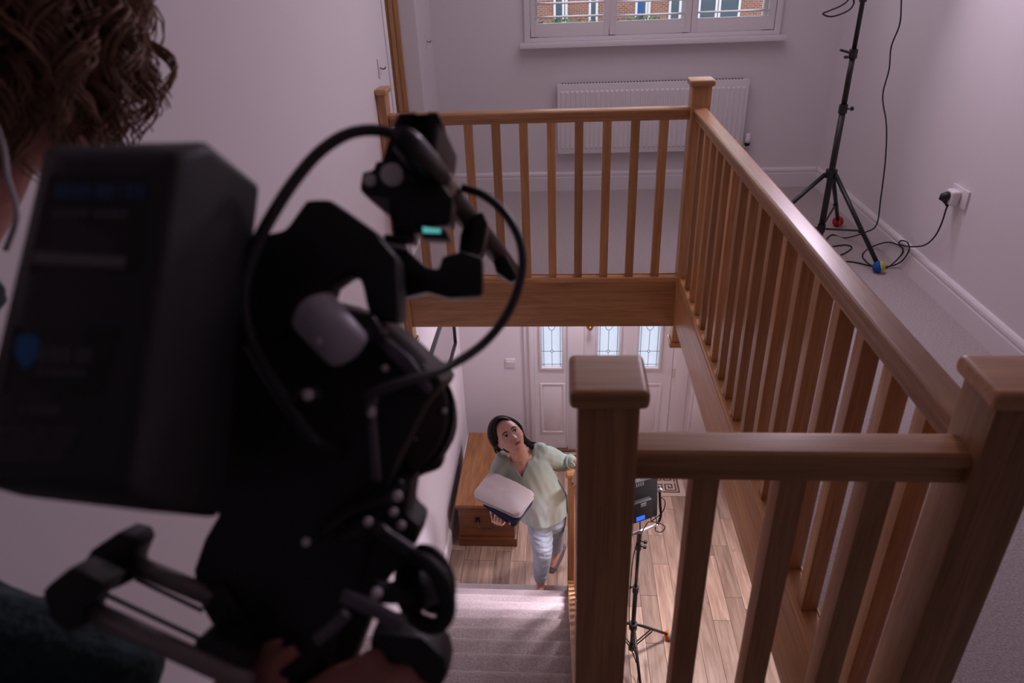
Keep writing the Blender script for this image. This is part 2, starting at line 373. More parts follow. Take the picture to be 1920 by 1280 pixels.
# front door with two sidelights
d1 = struct(obj('door_1', MB().box((DX0, GW - .035, 0), (0.640, GW + .06, DZ1)).box((0.931, GW - .03, 0), (1.068, GW + .06, DZ1)).box((1.834, GW - .03, 0), (1.968, GW + .06, DZ1)).box((2.262, GW - .035, 0), (DX1, GW + .06, DZ1)).box((DX0, GW - .035, 2.04), (DX1, GW + .06, DZ1)), WHITE, bevel=0.004))
obj('architrave', MB().box((DX0 - .045, GW - .018, 0), (DX0 + .012, GW, DZ1 + .04)).box((DX1 - .012, GW - .018, 0), (DX1 + .045, GW, DZ1 + .04)), WHITE, d1, bevel=0.006)
obj('threshold', MB().box((0.64, GW - .05, 0), (2.262, GW + .06, 0.016)), wood('threshold_oak', 'x', (0.10, 0.045, 0.02), (0.2, 0.09, 0.04)), d1, bevel=0.004)
LEADM = plain('lead_came', (0.06, 0.06, 0.07), 0.4, 0.7)
def leaf(name, x0, x1, glasses, panels):
    lf = MB(); y0, y1 = GW - .012, GW + .04; z0, z1, g0, g1 = 0.019, 2.035, 0.893, 1.86
    lf.box((x0, y0, z0), (x1, y1, g0)); lf.box((x0, y0, g1), (x1, y1, z1)); xs = [x0] + [c for g in glasses for c in g] + [x1]
    for i in range(0, len(xs), 2): lf.box((xs[i], y0, g0), (xs[i + 1], y1, g1))
    o = obj(name, lf, WHITE, d1)
    md = MB()
    for a, b in glasses:                                  # glazing bead
        for r_ in (((a - .02, g0 - .02), (a, g1 + .02)), ((b, g0 - .02), (b + .02, g1 + .02)), ((a, g0 - .02), (b, g0)), ((a, g1), (b, g1 + .02))):
            md.box((r_[0][0], y0 - .012, r_[0][1]), (r_[1][0], y0 + .001, r_[1][1]))
    obj('glazing_bead', md, WHITE, o, bevel=0.004)
    for a, b in glasses:
        obj('frosted_pane', box((a, GW + .008, g0), (b, GW + .016, g1)), FROST, o)
        c = (a + b) / 2; yl = GW + .005; le = MB(); rr = 0.0022
        def ln(*p): le.tube([(q[0], yl, q[1]) for q in p], rr, 6)
        ln((a + .02, g0), (a + .02, g1)); ln((b - .018, g0), (b - .018, g1)); ln((a, g0 + .022), (b, g0 + .022)); zc = g0 + .152
        ln((a, zc), (c - .011, zc)); ln((c + .011, zc), (b, zc)); le.torus((c, yl, zc), (0, 1, 0), 0.011, 0.0025, 16, 6)
        ln((c, g0), (c, zc - .011)); ln((c, zc + .011), (c, g0 + .355))
        zt = g0 + .355
        for sg in (-1, 1): ln(*[(c + sg * 0.038 * math.sin(t), zt + 0.10 * (1 - math.cos(t))) for t in [math.pi * k / 14 for k in range(15)]])
        ln((c, zt + .2), (c, g1))
        obj('leading', le, LEADM, o, smooth=True)
    for a, b in panels:
        q = MB()
        for k, (ins, pr_) in enumerate(((0, 0.006),)):
            za, zb_ = 0.19, 0.728
            q.box((a, y0 - .006, za), (a + .018, y0 + .002, zb_)).box((b - .018, y0 - .006, za), (b, y0 + .002, zb_)).box((a + .018, y0 - .006, za), (b - .018, y0 + .002, za + .018)).box((a + .018, y0 - .006, zb_ - .018), (b - .018, y0 + .002, zb_))
        rings = [[V((a + .03 + i_, y, za + .03 + i_)), V((b - .03 - i_, y, za + .03 + i_)), V((b - .03 - i_, y, zb_ - .03 - i_)), V((a + .03 + i_, y, zb_ - .03 - i_))] for i_, y in ((0, y0 + .001), (0.026, y0 - .009))]
        q.loft(rings)
        obj('raised_panel', q, WHITE, o, bevel=0.002)
    return o
leaf('sidelight', 0.6435, 0.9275, [(0.706, 0.886)], [(0.688, 0.907)])
dl = leaf('door_leaf', 1.0725, 1.8295, [(1.186, 1.372), (1.533, 1.713)], [(1.15, 1.40), (1.50, 1.75)])
leaf('sidelight', 1.9725, 2.2585, [(2.03, 2.21)], [(2.01, 2.22)])
obj('door_knob', MB().disc((1.119, GW - .012, 1.30), (0, -1, 0), 0.028, 0.008).tube([(1.119, GW - .012, 1.30), (1.119, GW - .045, 1.30)], 0.009).ball((1.119, GW - .055, 1.30), 0.02), BRASS, dl, smooth=True)
obj('hinge', MB().tube([(1.832, GW - .038, 0.80), (1.832, GW - .038, 0.90)], 0.007).box((1.834, GW - .034, .805), (1.856, GW - .029, .895)), CHROME, d1)
skl = None

# ------------------------------------------------------------------ oak balustrades and newel posts
def newel(name, x, y, z0, z1, label, half=False, pend=True, x0=None):
    t = thing(name, (x, y, z0), label, 'newel post', 'oak newel posts')
    s = 0.045; xa = (0.0 if half else x - s)
    xb = x + s
    obj('post', MB().box((xa, y - s, z0 + (.03 if pend else 0)), (xb, y + s, z1 - .025)), OAK['z'], t, bevel=0.004)
    c = 0.0575
    xa2 = 0.0 if half else x - c
    obj('cap', MB().box((xa2, y - c, z1 - .03), (x + c, y + c, z1)), OAK['x'], t, bevel=0.0125, seg=5)
    if pend: obj('bottom_cap', MB().box((xa2, y - c, z0), (x + c, y + c, z0 + .03)), OAK['x'], t, bevel=0.010, seg=3)
    return t
ZC = H + 1.029
newel('newel_post', W, L, 2.110, ZC, 'square oak newel post at the landing corner in front of the radiator')
newel('newel_post', 0.0, L, 2.110, ZC, 'slim oak half newel fixed against the left wall by the doorway', half=True)
newel('newel_post', B, 0.0, 2.0, ZC, 'dark oak newel post with flat cap at the top of the stairs, nearest the camera')
newel('newel_post', W, 0.0, 2.110, ZC, 'oak newel post cut by the right edge of the frame, where two handrails meet')
newel('newel_post', B, 2.575, 0.0, 1.245, 'oak newel post at the foot of the stairs, under the hand of the woman', pend=False)
RAIL = [(0.0225, 0), (0.029, -.003), (0.0330, -.009), (0.0338, -.016), (0.031, -.022), (0.025, -.026), (0.0215, -.032), (0.0212, -.042), (.0232, -.046), (.0235, -.052), (0.021, -.058)]
RAIL = RAIL + [(-a, b) for a, b in reversed(RAIL)]
def rail(p0, p1, top, mat_, parent, name='handrail'):
    p0 = V(p0); p1 = V(p1); d = p1 - p0; h = V((d.x, d.y, 0)).normalized(); sd = V((-h.y, h.x, 0))
    return obj(name, MB().prism([V((p0.x, p0.y, p0.z)) + sd * a + V((0, 0, b)) for a, b in RAIL], d), mat_, parent, bevel=0.0015, seg=2, angle=20)
bal0 = None
BW = 0.0415
def balustrade(name, p0, p1, n, label, ax, apron_side, gap=None):
    global bal0
    p0 = V((*p0, H)); p1 = V((*p1, H)); d = (p1 - p0); u = d.normalized(); sd = V((-u.y, u.x, 0))
    t = thing(name, (p0 + p1) / 2, label, 'balustrade', 'oak landing balustrades')
    a = p0 + u * 0.045; b = p1 - u * 0.045
    rail(a + V((0, 0, .904)), b + V((0, 0, .904)), 0, OAK[ax], t)
    bs = MB().prism([a + sd * s + V((0, 0, z)) for s, z in ((-.031, 0.002), (-.031, .026), (-.026, .032), (-.021, .032), (-.0208, .027), (.0208, .027), (.021, .032), (.026, .032), (.031, .026), (.031, 0.002))], b - a)
    obj('base_rail', bs, OAK[ax], t)
    s0, s1 = (-.034, -.006) if apron_side < 0 else (.006, .034)
    obj('apron_board', MB().prism([a + sd * s + V((0, 0, z)) for s, z in ((s0, -.262), (s0, .001), (s1, .001), (s1, -.262))], b - a), OAK[ax], t, bevel=0.003)
    span = (b - a).length
    for i in range(n):
        q = a + u * ((span - n * BW) / (n + 1) * (i + 1) + BW * (i + .5))
        if bal0 is None:
            bal0 = obj('baluster', MB().box((q.x - BW / 2, q.y - BW / 2, H + .027), (q.x + BW / 2, q.y + BW / 2, H + .85)), OAK['z'], t, bevel=0.002, origin=q)
        else: clone(bal0, q, t)
    return t
balustrade('balustrade', (0.0, L), (W, L), 10, 'oak landing balustrade running across the stairwell below the window', 'x', -1)
balustrade('balustrade', (W, 0), (W, L), 17, 'long oak balustrade running from the near right post back to the corner post', 'y', 1)
balustrade('balustrade', (B, 0), (W, 0), 3, 'short oak balustrade closest to the camera, between two newel posts', 'x', 1)

# ------------------------------------------------------------------ staircase
st = thing('staircase', (0.46, Y1, 0), 'straight carpeted staircase going down beside the left wall', 'stairs')
for k in range(1, 13):
    yk = Y1 - (k - 1) * GO; z = k * RISE; r0 = 0.038
    pr_ = [(yk - GO - 0.012, z), (yk - r0, z)] + [(yk - r0 + r0 * math.sin(t), z - r0 + r0 * math.cos(t)) for t in [math.pi * j / 8 for j in range(1, 9)]]
    pr_ += [(yk - 0.003, z - r0 - .014), (yk - 0.014, z - r0 - .026), (yk - 0.030, z - r0 - .032), (yk - 0.033, z - RISE + 0.002), (yk - GO - 0.012, z - RISE + 0.002)]
    o = obj('step', MB().prism([(0.032, y, zz) for y, zz in pr_], (0.893 if k > 1 else 0.890, 0, 0)), CARPET, st, smooth=False, bevel=0.006 if k == 1 else 0.003, angle=50)
pt_ = GO / RISE
def sl(y): return RISE + (Y1 - y) / pt_                # nosing line
def string(x0, x1, m, name, up, dn):
    ya, yb = Y1 + 0.02, 0.03
    if name == 'oak_string': ya, yb = 2.53, 0.045
    poly = [(ya, sl(ya) + up), (yb, sl(yb) + up), (yb, sl(yb) - dn), (ya, max(0.0, sl(ya) - dn))]
    return obj(name, MB().prism([(x0, y, z) for y, z in poly], (x1 - x0, 0, 0)), m, st, bevel=0.003)
string(0.925, 0.985, OAK['y'], 'oak_string', 0.05, 0.24)
string(0.001, 0.033, WHITE, 'wall_string', 0.075, 0.22)
BH = B + 0.012
hs = thing('stair_handrail', (B, 1.3, 0), 'sloping oak handrail and balusters beside the stair flight', 'handrail')
h0 = V((BH, 2.53, sl(2.53) + 0.93)); h1 = V((BH, 0.045, sl(0.045) + 0.93))
h0.z = min(h0.z, 1.2)
rail(h0, h1, 0, OAK['y'], hs)
bb = MB().box((0.944, -0.019, -.1), (0.98, .019, .6)); sb = None
for i in range(17):
    y = 2.4 - i * 0.141; zb = sl(y) + 0.045; zt = sl(y) + 0.86
    if i == 0: zt = min(zt, 1.17)
    obj('baluster', MB().box((BH - .018, y - .018, zb - .02), (BH + .018, y + .018, zt)), OAK['z'], hs)

# ------------------------------------------------------------------ radiator
ra = thing('radiator', (1.505, 4.25, 2.76), 'long white ribbed panel radiator under the shuttered window', 'radiator')
x0, x1, z0, z1, yf = 0.857, 2.158, 2.79, 3.265, 4.218
obj('panel', MB().box((x0, yf, z0), (x1, yf + .018, z1)).box((x0 + .01, yf + .02, z0 + .01), (x1 - .01, yf + .065, z1 - .008)), WHITE, ra, bevel=0.005)
rb = None; nr = 37
for i in range(nr):
    xx = x0 + .035 + i * (x1 - x0 - .07) / (nr - 1); w_ = 0.0125
    rings = [[V((xx - w_ * a, y, z0 + .03 + q)), V((xx + w_ * a, y, z0 + .03 + q)), V((xx + w_ * a, y, z1 - .04 - q)), V((xx - w_ * a, y, z1 - .04 - q))] for a, y, q in ((1, yf + .001, 0), (.62, yf - .006, .014))]
    if rb is None: rb = obj('rib', MB().loft(rings), WHITE, ra, origin=(xx, yf, z0)); xr = xx
    else: clone(rb, (xx, yf, z0), ra)
gr = MB()
gr.box((x0 + .004, yf + .018, z1 - .012), (x1 - .004, yf + .07, z1 - .002))
obj('top_grille', gr, WHITE, ra)
sl_ = MB()
for i in range(58): sl_.box((x0 + .03 + i * .0215, yf + .045, z1 - .0025), (x0 + .04 + i * .0215, yf + .066, z1 + .0004))
obj('grille_slots', sl_, plain('slot_shadow', (0.02, 0.02, 0.02), 0.9), ra)['kind'] = 'stuff'
obj('bracket', MB().box((x0 - .006, yf + .03, z1 - .07), (x0 + .002, yf + .08, z1 - .02)).box((x1 - .002, yf + .03, z1 - .07), (x1 + .006, yf + .08, z1 - .02)).box((1.0, yf + .06, 2.9), (1.03, FW, 3.1)).box((1.98, yf + .06, 2.9), (2.01, FW, 3.1)), WHITE, ra)
vx = 2.197
vb = obj('valve', MB().tube([(vx, 4.245, 2.835), (vx, 4.245, 2.862), (vx, 4.245, 2.866), (vx, 4.245, 2.895), (vx, 4.245, 2.9)], [.02, .021, .019, .018, .014], 14), PLAST, ra, smooth=True)
obj('valve_collar', MB().tube([(vx, 4.245, 2.816), (vx, 4.245, 2.836)], [.017, .021], 14), BLACKP, ra)
obj('pipe', MB().tube([(x1 - .005, 4.245, 2.81), (vx, 4.245, 2.81), (vx, 4.245, H)], 0.0075).tube([(vx, 4.245, 2.79), (vx, 4.245, 2.82)], 0.012).tube([(x0 + .004, 4.245, 2.81), (x0 - .025, 4.245, 2.81), (x0 - .025, 4.245, H)], 0.0075), CHROME, ra, smooth=True)

# ------------------------------------------------------------------ small wall fittings
def hook(loc, label):
    x, y, z = loc; t = thing('wall_hook', loc, label, 'hook', 'wall hooks')
    obj('back_plate', MB().box((0.0, y - .022, z - .045), (0.006, y + .022, z + .045)), PLAST, t, bevel=0.002)
    obj('hook_arm', MB().tube(curve([(0.004, y, z + .002), (0.018, y, z - .004), (0.030, y, z - .003), (0.034, y, z + .006)], 4), .0032, 6), GREYM, t, smooth=True)
hook((0, 2.72, 3.605), 'small wall hook on white plate, on the wall left of the oak door lining')
hook((0, 4.06, 3.585), 'small wall hook on white plate, right of the upstairs doorway')
so = thing('wall_socket', (R, 2.42, 3.005), 'white double wall socket low on the right wall with plug adaptor', 'socket')
obj('socket_plate', MB().box((R - .009, 2.345, 2.963), (R, 2.492, 3.049)), PLAST, so, bevel=0.003)
obj('rocker_switch', MB().box((R - .013, 2.40, 3.005), (R - .008, 2.412, 3.03)).box((R - .013, 2.424, 3.005), (R - .008, 2.436, 3.03)), PLAST, so)
obj('adaptor', MB().box((R - .048, 2.395, 2.965), (R - .009, 2.465, 3.035)), PLAST, so, bevel=0.012, seg=3)
spx = aty(957, 680, GW)
sp_ = thing('wall_switch', (0.431, GW, 0.931), 'white spur switch plate on the wall left of the front door', 'switch')
obj('plate', MB().box((0.388, GW - .009, 0.888), (0.474, GW, 0.974)), PLAST, sp_, bevel=0.003)
obj('insert', MB().box((0.40, GW - .012, 0.925), (0.462, GW - .008, 0.95)), PLAST, sp_, bevel=0.001)
obj('screw', MB().disc((0.396, GW - .009, 0.931), (0, -1, 0), .003, .002, 8).disc((0.466, GW - .009, 0.931), (0, -1, 0), .003, .002, 8), GREYM, sp_)
pf = thing('wall_mirror', (0.0, 3.55, 1.28), 'wide black-framed mirror on the left wall of the hall', 'mirror')
FM = plain('mirror_frame_black', (0.02, 0.02, 0.022), 0.35)
y0, y1, z0, z1 = 2.85, 4.13, 1.275, 1.755; w_ = 0.028
obj('frame', MB().box((0.001, y0, z0), (.024, y1, z0 + w_)).box((0.001, y0, z1 - w_), (.024, y1, z1)).box((0.001, y0, z0 + w_), (.024, y0 + w_, z1 - w_)).box((0.001, y1 - w_, z0 + w_), (.024, y1, z1 - w_)), FM, pf, bevel=0.003)
obj('mirror_glass', MB().box((0.001, y0 + w_, z0 + w_), (.012, y1 - w_, z1 - w_)), plain('mirror_silver', (0.8, 0.8, 0.82), 0.04, 1.0), pf)

# ------------------------------------------------------------------ blanket chest and rug in the hall
ch = thing('blanket_chest', (0.30, 3.6, 0), 'old pine blanket chest against the left wall of the hall', 'chest')
cx0, cx1, cy0, cy1, cz = 0.075, 0.528, 3.145, 4.06, 0.425
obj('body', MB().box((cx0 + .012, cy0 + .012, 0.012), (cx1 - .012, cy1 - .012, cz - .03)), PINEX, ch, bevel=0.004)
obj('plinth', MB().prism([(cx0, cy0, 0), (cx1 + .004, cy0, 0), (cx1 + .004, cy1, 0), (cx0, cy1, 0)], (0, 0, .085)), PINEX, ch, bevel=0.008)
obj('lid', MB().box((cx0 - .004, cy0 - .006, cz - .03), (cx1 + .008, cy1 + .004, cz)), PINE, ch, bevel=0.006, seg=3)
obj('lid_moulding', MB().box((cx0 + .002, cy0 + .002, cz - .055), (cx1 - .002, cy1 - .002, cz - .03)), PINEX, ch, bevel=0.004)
hc = V(((cx0 + cx1) / 2, cy0, 0.235))
obj('handle', MB().tube(curve([hc + V((-.065, .006, .03)), hc + V((-.062, -.03, .012)), hc + V((-.035, -.045, -.006)), hc + V((.035, -.045, -.006)), hc + V((.062, -.03, .012)), hc + V((.065, .006, .03))], 5), 0.0065, 8), plain('dark_bronze', (.10, .06, .03), .35, .9), ch, smooth=True)
obj('handle_plate', MB().box(hc + V((-.085, .004, .005)), hc + V((-.05, .013, .055))).box(hc + V((.05, .004, .005)), hc + V((.085, .013, .055))), plain('dark_iron', (0.03, 0.025, 0.02), 0.5, 0.8), ch, bevel=0.003)
rg = thing('door_rug', (1.41, 4.03, 0), 'beige rug with brown Greek key pattern in front of the front door', 'rug')
rx0, rx1, ry0, ry1 = 0.905, 1.925, 3.755, 4.335
obj('rug_base', MB().box((rx0, ry0, 0.0005), (rx1, ry1, 0.007)), plain('rug_beige', (0.50, 0.38, 0.30), 0.95, bump=0.6, bscale=500, var=0.1, vscale=300), rg, bevel=0.003)
gk = MB()
def stroke(ax_, ay_, bx_, by_, w2=0.0052): gk.box((min(ax_, bx_) - w2, min(ay_, by_) - w2, 0.006), (max(ax_, bx_) + w2, max(ay_, by_) + w2, 0.0082))
m_ = 0.05
for (a, b, c, d) in ((rx0 + m_, ry0 + m_, rx1 - m_, ry0 + m_), (rx0 + m_, ry1 - m_, rx1 - m_, ry1 - m_), (rx0 + m_, ry0 + m_, rx0 + m_, ry1 - m_), (rx1 - m_, ry0 + m_, rx1 - m_, ry1 - m_)): stroke(a, b, c, d, 0.0065)
nxk, nyk = 8, 4; pw_, ph_ = (rx1 - rx0 - 2 * m_ - .02) / nxk, (ry1 - ry0 - 2 * m_ - .02) / nyk
for i in range(nxk):
    for j in range(nyk):
        ox, oy = rx0 + m_ + .01 + i * pw_, ry0 + m_ + .01 + j * ph_
        path = [(0, 6), (0, 0), (6, 0), (6, 5), (2, 5), (2, 2), (4, 2), (4, 3.4)]
        fx, fy = (i % 2), (j % 2)
        pp = [((6 - a if fx else a) / 6 * (pw_ - .026) + .013 + ox, (6 - b if fy else b) / 6 * (ph_ - .026) + .013 + oy) for a, b in path]
        for (a, b), (c, d) in zip(pp, pp[1:]): stroke(a, b, c, d)
o = obj('key_pattern', gk, plain('rug_brown', (0.085, 0.042, 0.03), 0.95), rg)
# ------------------------------------------------------------------ light stands
def tball(name, c, cols, parent, label):
    m, nt, b = new_mat('felt_' + label.split()[0]); N = nt.nodes; K = nt.links
    tc = N.new('ShaderNodeTexCoord'); sp = N.new('ShaderNodeSeparateXYZ'); K.new(tc.outputs['Object'], sp.inputs[0])
    # wavy seam: x + k*y*z against zero
    mu = N.new('ShaderNodeMath'); mu.operation = 'MULTIPLY'; K.new(sp.outputs['Y'], mu.inputs[0]); K.new(sp.outputs['Z'], mu.inputs[1])
    mu2 = N.new('ShaderNodeMath'); mu2.operation = 'MULTIPLY_ADD'; K.new(mu.outputs[0], mu2.inputs[0]); mu2.inputs[1].default_value = -9; K.new(sp.outputs['X'], mu2.inputs[2])
    mr = N.new('ShaderNodeMapRange'); mr.inputs['From Min'].default_value = -.006; mr.inputs['From Max'].default_value = .006; K.new(mu2.outputs[0], mr.inputs['Value'])
    r = N.new('ShaderNodeValToRGB'); r.color_ramp.interpolation = 'CONSTANT'; e = r.color_ramp.elements
    e[0].color = (*cols[0], 1); e[1].position = 0.72; e[1].color = (*cols[1], 1); x = e.new(0.45); x.color = (.6, .58, .55, 1)
    K.new(mr.outputs[0], r.inputs['Fac']); K.new(r.outputs['Color'], b.inputs['Base Color']); b.inputs['Roughness'].default_value = 0.9
    o = obj(name, MB().ball(c, 0.033, 20, 14), m, parent, smooth=True, origin=c); o['label'] = label; return o
def knob(mb, p, d, r=.012):
    p = V(p); d = V(d).normalized(); mb.tube([p, p + d * .02], .004, 6).tube([p + d * .018, p + d * .034], [r, r * .8], 8)
BASE = V((2.37, 3.05, H))
s2 = thing('light_stand', BASE, 'tall black light stand with tripod feet in the far right landing corner', 'light stand', 'light stands')
hub = BASE + V((0, 0, .445))
obj('pole', MB().tube([BASE + V((0, 0, .075)), BASE + V((0, 0, .80))], .017, 12).tube([BASE + V((0, 0, .80)), BASE + V((0, 0, 1.06))], .0145, 12).tube([BASE + V((0, 0, 1.06)), BASE + V((0, 0, 2.0))], .0115, 12), BLACKM, s2, smooth=True)
for z, r in ((.445, .030), (.13, .022), (.79, .022), (1.06, .021), (1.32, .018)): obj('collar', MB().tube([BASE + V((0, 0, z - .022)), BASE + V((0, 0, z + .022))], r, 12), BLACKP, s2, smooth=False)
def kn(p, d, par, r=.012):
    mb = MB(); knob(mb, p, d, r); return obj('clamp_knob', mb, BLACKP, par)
kn(BASE + V((.015, -.01, .79)), (1, -.3, .1), s2); kn(BASE + V((-.015, -.01, 1.045)), (-1, -.3, .1), s2, .008); kn(BASE + V((.01, -.01, 1.32)), (1, -.3, 0), s2)
obj('lever', MB().tube([BASE + V((-.015, -.01, 1.065)), BASE + V((-.075, -.02, 1.083))], .006, 8), BLACKP, s2)
feet = {'blue': V((2.58, 2.709, H + .033)), 'red': V((2.605, 3.429, H + .033)), 'hidden': V((1.93, 3.02, H + .033))}
for k, ft in feet.items():
    dr = (ft - hub); dh = V((dr.x, dr.y, 0)).normalized()
    lg = obj('leg', MB().tube([hub + dh * .03, ft + (hub - ft).normalized() * .01], .012, 10), BLACKM, s2, smooth=True)
    mid = hub + dr * .62
    obj('brace', MB().tube([BASE + V((0, 0, .13)) + dh * .015, mid], .0055, 6).ball(mid, .015, 8, 6), BLACKM, s2)
    cols = {'blue': ((0.01, 0.09, 0.35), (0.62, 0.50, 0.03)), 'red': ((0.45, 0.02, 0.03), (0.45, 0.02, 0.03)), 'hidden': ((0.5, 0.5, 0.05), (0.5, 0.5, 0.05))}[k]
    tball('tennis_ball', ft, cols, s2, {'blue': 'blue and yellow ball on the near foot', 'red': 'red ball on the back foot', 'hidden': 'yellow ball on the foot behind the rail'}[k])
hd = thing('panel_light', BASE + V((-.05, -.12, 2.05)), 'black panel light on top of the upstairs light stand', 'panel light', 'panel lights')
nrm = (V((1.1, 0.4, 2.9)) - V((2.30, 2.90, 4.58))).normalized(); sx_ = nrm.cross(V((0, 0, 1))).normalized(); sy_ = sx_.cross(nrm); pc_ = V((2.30, 2.90, 4.58)) - nrm * .035
obj('housing', MB().cbox(pc_, sx_, sy_, nrm, .48, .33, .05).tube([BASE + V((0, 0, 2.0)), BASE + V((0, 0, 2.06)), pc_], .012), BLACKP, hd, bevel=.003)
obj('diffuser', MB().cbox(pc_ + nrm * .026, sx_, sy_, nrm, .45, .30, .003), plain('white_diffuser', (0.8, 0.8, 0.8), 0.6), hd)
# cable from the head down to the floor, round the loops, to the plug
zf = H + 0.005
cb = [V((2.45, 2.98, 4.45))]
for (px, py, x) in ((1692, -40, 2.60), (1690, 0, 2.60), (1687, 45, 2.60), (1671, 88, 2.61), (1667, 130, 2.61), (1655, 180, 2.60), (1662, 235, 2.60), (1660, 300, 2.60), (1651, 375, 2.61)): cb.append(atx(px, py, x))
cb.append(atx(1644, 420, 2.67)); cb.append(atx(1626, 434, 2.63))
def onfl(px, py):
    p = atz(px, py, zf); return p if p.x < R - .027 else atx(px, py, R - .027)
for (px, py) in ((1585, 446), (1560, 440), (1548, 452), (1552, 462), (1585, 459), (1597, 464), (1583, 475), (1555, 485), (1560, 488), (1600, 491), (1637, 499), (1662, 502), (1688, 480), (1691, 464), (1665, 454), (1632, 464), (1617, 478), (1626, 492), (1640, 499), (1668, 499), (1690, 490)): cb.append(onfl(px, py))
for (px, py, x) in ((1704, 470, 2.70), (1702, 455, 2.712), (1690, 451, 2.712), (1686, 457, 2.71), (1703, 462, 2.71), (1732, 460, 2.712), (1752, 444, 2.712), (1765, 420, 2.705), (1774, 392, 2.69)): cb.append(atx(px, py, x))
cb.append(aty(1776, 386, 2.44)); cb.append(V((R - .073, 2.438, 2.988)))
cbl = tag(obj('power_cable', MB().tube(curve(cb, 6), .0038, 7), RUBBER, smooth=True), 'black power cable hanging from the upstairs light and looping on the carpet to the socket', 'cable')
pg = tag(obj('power_plug', MB().tube([(R - .045, 2.43, 3.005), (R - .052, 2.432, 3.006), (R - .068, 2.436, 3.0), (R - .074, 2.438, 2.985)], [.02, .022, .02, .012], 12).tube([(R - .06, 2.436, 2.995), aty(1776, 386, 2.44)], [.012, .007], 8), BLACKP, smooth=True), 'black round mains plug pushed into the adaptor on the right wall', 'plug')
lc = tag(obj('coiled_lead', MB().tube(curve([aty(px, py, 3.03) for px, py in ((1612, -40), (1600, -8), (1601, 6), (1590, 20), (1560, 31), (1543, 26), (1555, 20), (1578, 10), (1593, -4), (1600, -30))], 6), .004, 7), RUBBER, smooth=True), 'short loop of black lead hanging off the upstairs light stand', 'cable')

G0 = V((1.338, 2.20, 0))
g2 = thing('light_stand', G0, 'small black light stand on the hall floor, seen behind the near newel post', 'light stand', 'light stands')
obj('pole', MB().tube([G0 + V((0, 0, .06)), G0 + V((0, 0, .62))], .014, 10).tube([G0 + V((0, 0, .62)), G0 + V((0, 0, 1.02))], .0105, 10), BLACKM, g2, smooth=True)
for z, r in ((.29, .026), (.09, .02), (.62, .019), (.98, .017), (1.04, .014)): obj('collar', MB().tube([G0 + V((0, 0, z - .025)), G0 + V((0, 0, z + (.05 if z > 1 else .025)))], r, 12), BLACKP, g2)
kn(G0 + V((-.012, 0, .64)), (-1, -.3, .1), g2, .009); kn(G0 + V((.012, 0, .98)), (1, -.4, .1), g2); kn(G0 + V((.012, -.01, 1.03)), (1, -.4, .1), g2)
for k, ft in enumerate((V((1.602, 2.345, .033)), V((1.375, 1.86, .033)), V((1.10, 2.42, .033)))):
    hb_ = G0 + V((0, 0, .29)); dr = ft - hb_; dh = V((dr.x, dr.y, 0)).normalized()
    obj('leg', MB().tube([hb_ + dh * .025, ft - dr.normalized() * .01], .0095, 8), BLACKM, g2, smooth=True)
    sd_ = V((-dh.y, dh.x, 0)) * .008
    obj('brace', MB().tube([G0 + V((0, 0, .09)) + dh * .012 + sd_, hb_ + dr * .5 + sd_], .004, 6).tube([G0 + V((0, 0, .09)) + dh * .012 - sd_, hb_ + dr * .5 - sd_], .004, 6), BLACKM, g2)
    tball('tennis_ball', ft, ((0.72, 0.16, 0.02), (0.10, 0.35, 0.5)), g2, ['orange and blue ball on the foot pointing right', 'orange ball on the near foot', 'orange ball on the left foot'][k])
pl = thing('panel_light', G0 + V((0, 0, 1.08)), 'black panel light with lit blue display on the hall light stand', 'panel light', 'panel lights')
bl_, br_ = aty(1189, 977, 2.235), aty(1229.5, 963.7, 2.30)
px_ = (br_ - bl_).normalized(); py_ = aty(1238.5, 893, 2.345) - br_; py_ = (py_ - px_ * py_.dot(px_)).normalized(); pn = px_.cross(py_).normalized()
if pn.dot(CAM - br_) > 0: pn = -pn
top = G0 + V((0, 0, 1.09)); pcn = br_ - px_ * .15 + py_ * .135
obj('housing', MB().cbox(pcn, px_, py_, pn, .30, .27, .035), BLACKP, pl, bevel=.004)
obj('diffuser', MB().cbox(pcn + pn * .019, px_, py_, pn, .27, .24, .003), emit('led_diffuser', (1, .93, .95), 2.0), pl)
bk = -pn
ctrl = obj('control_box', MB().cbox(pcn + bk * .03 - py_ * .045 + px_ * .03, px_, py_, pn, .13, .13, .04), BLACKP, pl, bevel=.006)
obj('display', MB().cbox(pcn + bk * .051 - py_ * .085 + px_ * .015, px_, py_, pn, .055, .026, .004), emit('blue_display', (0.03, 0.14, 1.0), 1.1), pl)
obj('sticker', MB().cbox(pcn + bk * .051 - py_ * .0 + px_ * .035, px_, py_, pn, .035, .022, .002), plain('grey_sticker', (.3, .3, .3), .5), pl)
fins = MB()
for i in range(9): fins.cbox(pcn + bk * .018 + py_ * .118 + px_ * (-.06 + i * .014), px_, py_, pn, .007, .022, .004)
obj('cooling_fins', fins, SILVER, pl)
er, el = aty(1233, 983, 2.28), aty(1150, 1015, 2.15); ua = aty(1237, 921, 2.33)
obj('yoke_bar', MB().tube([el, er], .009, 8), plain('bright_bar', (.72, .70, .72), .35, .4), pl)
obj('yoke_arm', MB().tube(curve([er, aty(1239, 966, 2.295), aty(1238, 945, 2.31), ua], 5), .008, 8), BLACKM, pl, smooth=True)
obj('yoke_joint', MB().ball(aty(1239, 919, 2.33), .014, 10, 8), SILVER, pl, smooth=True)
obj('yoke_arm', MB().tube([el, pcn - px_ * .17], .008, 8), BLACKM, pl, smooth=True)
obj('spigot', MB().tube([top - V((0, 0, .05)), aty(1200, 995.5, 2.23)], .012, 8).tube([aty(1200, 995, 2.23), aty(1200, 978, 2.25)], .004, 6), BLACKM, pl)
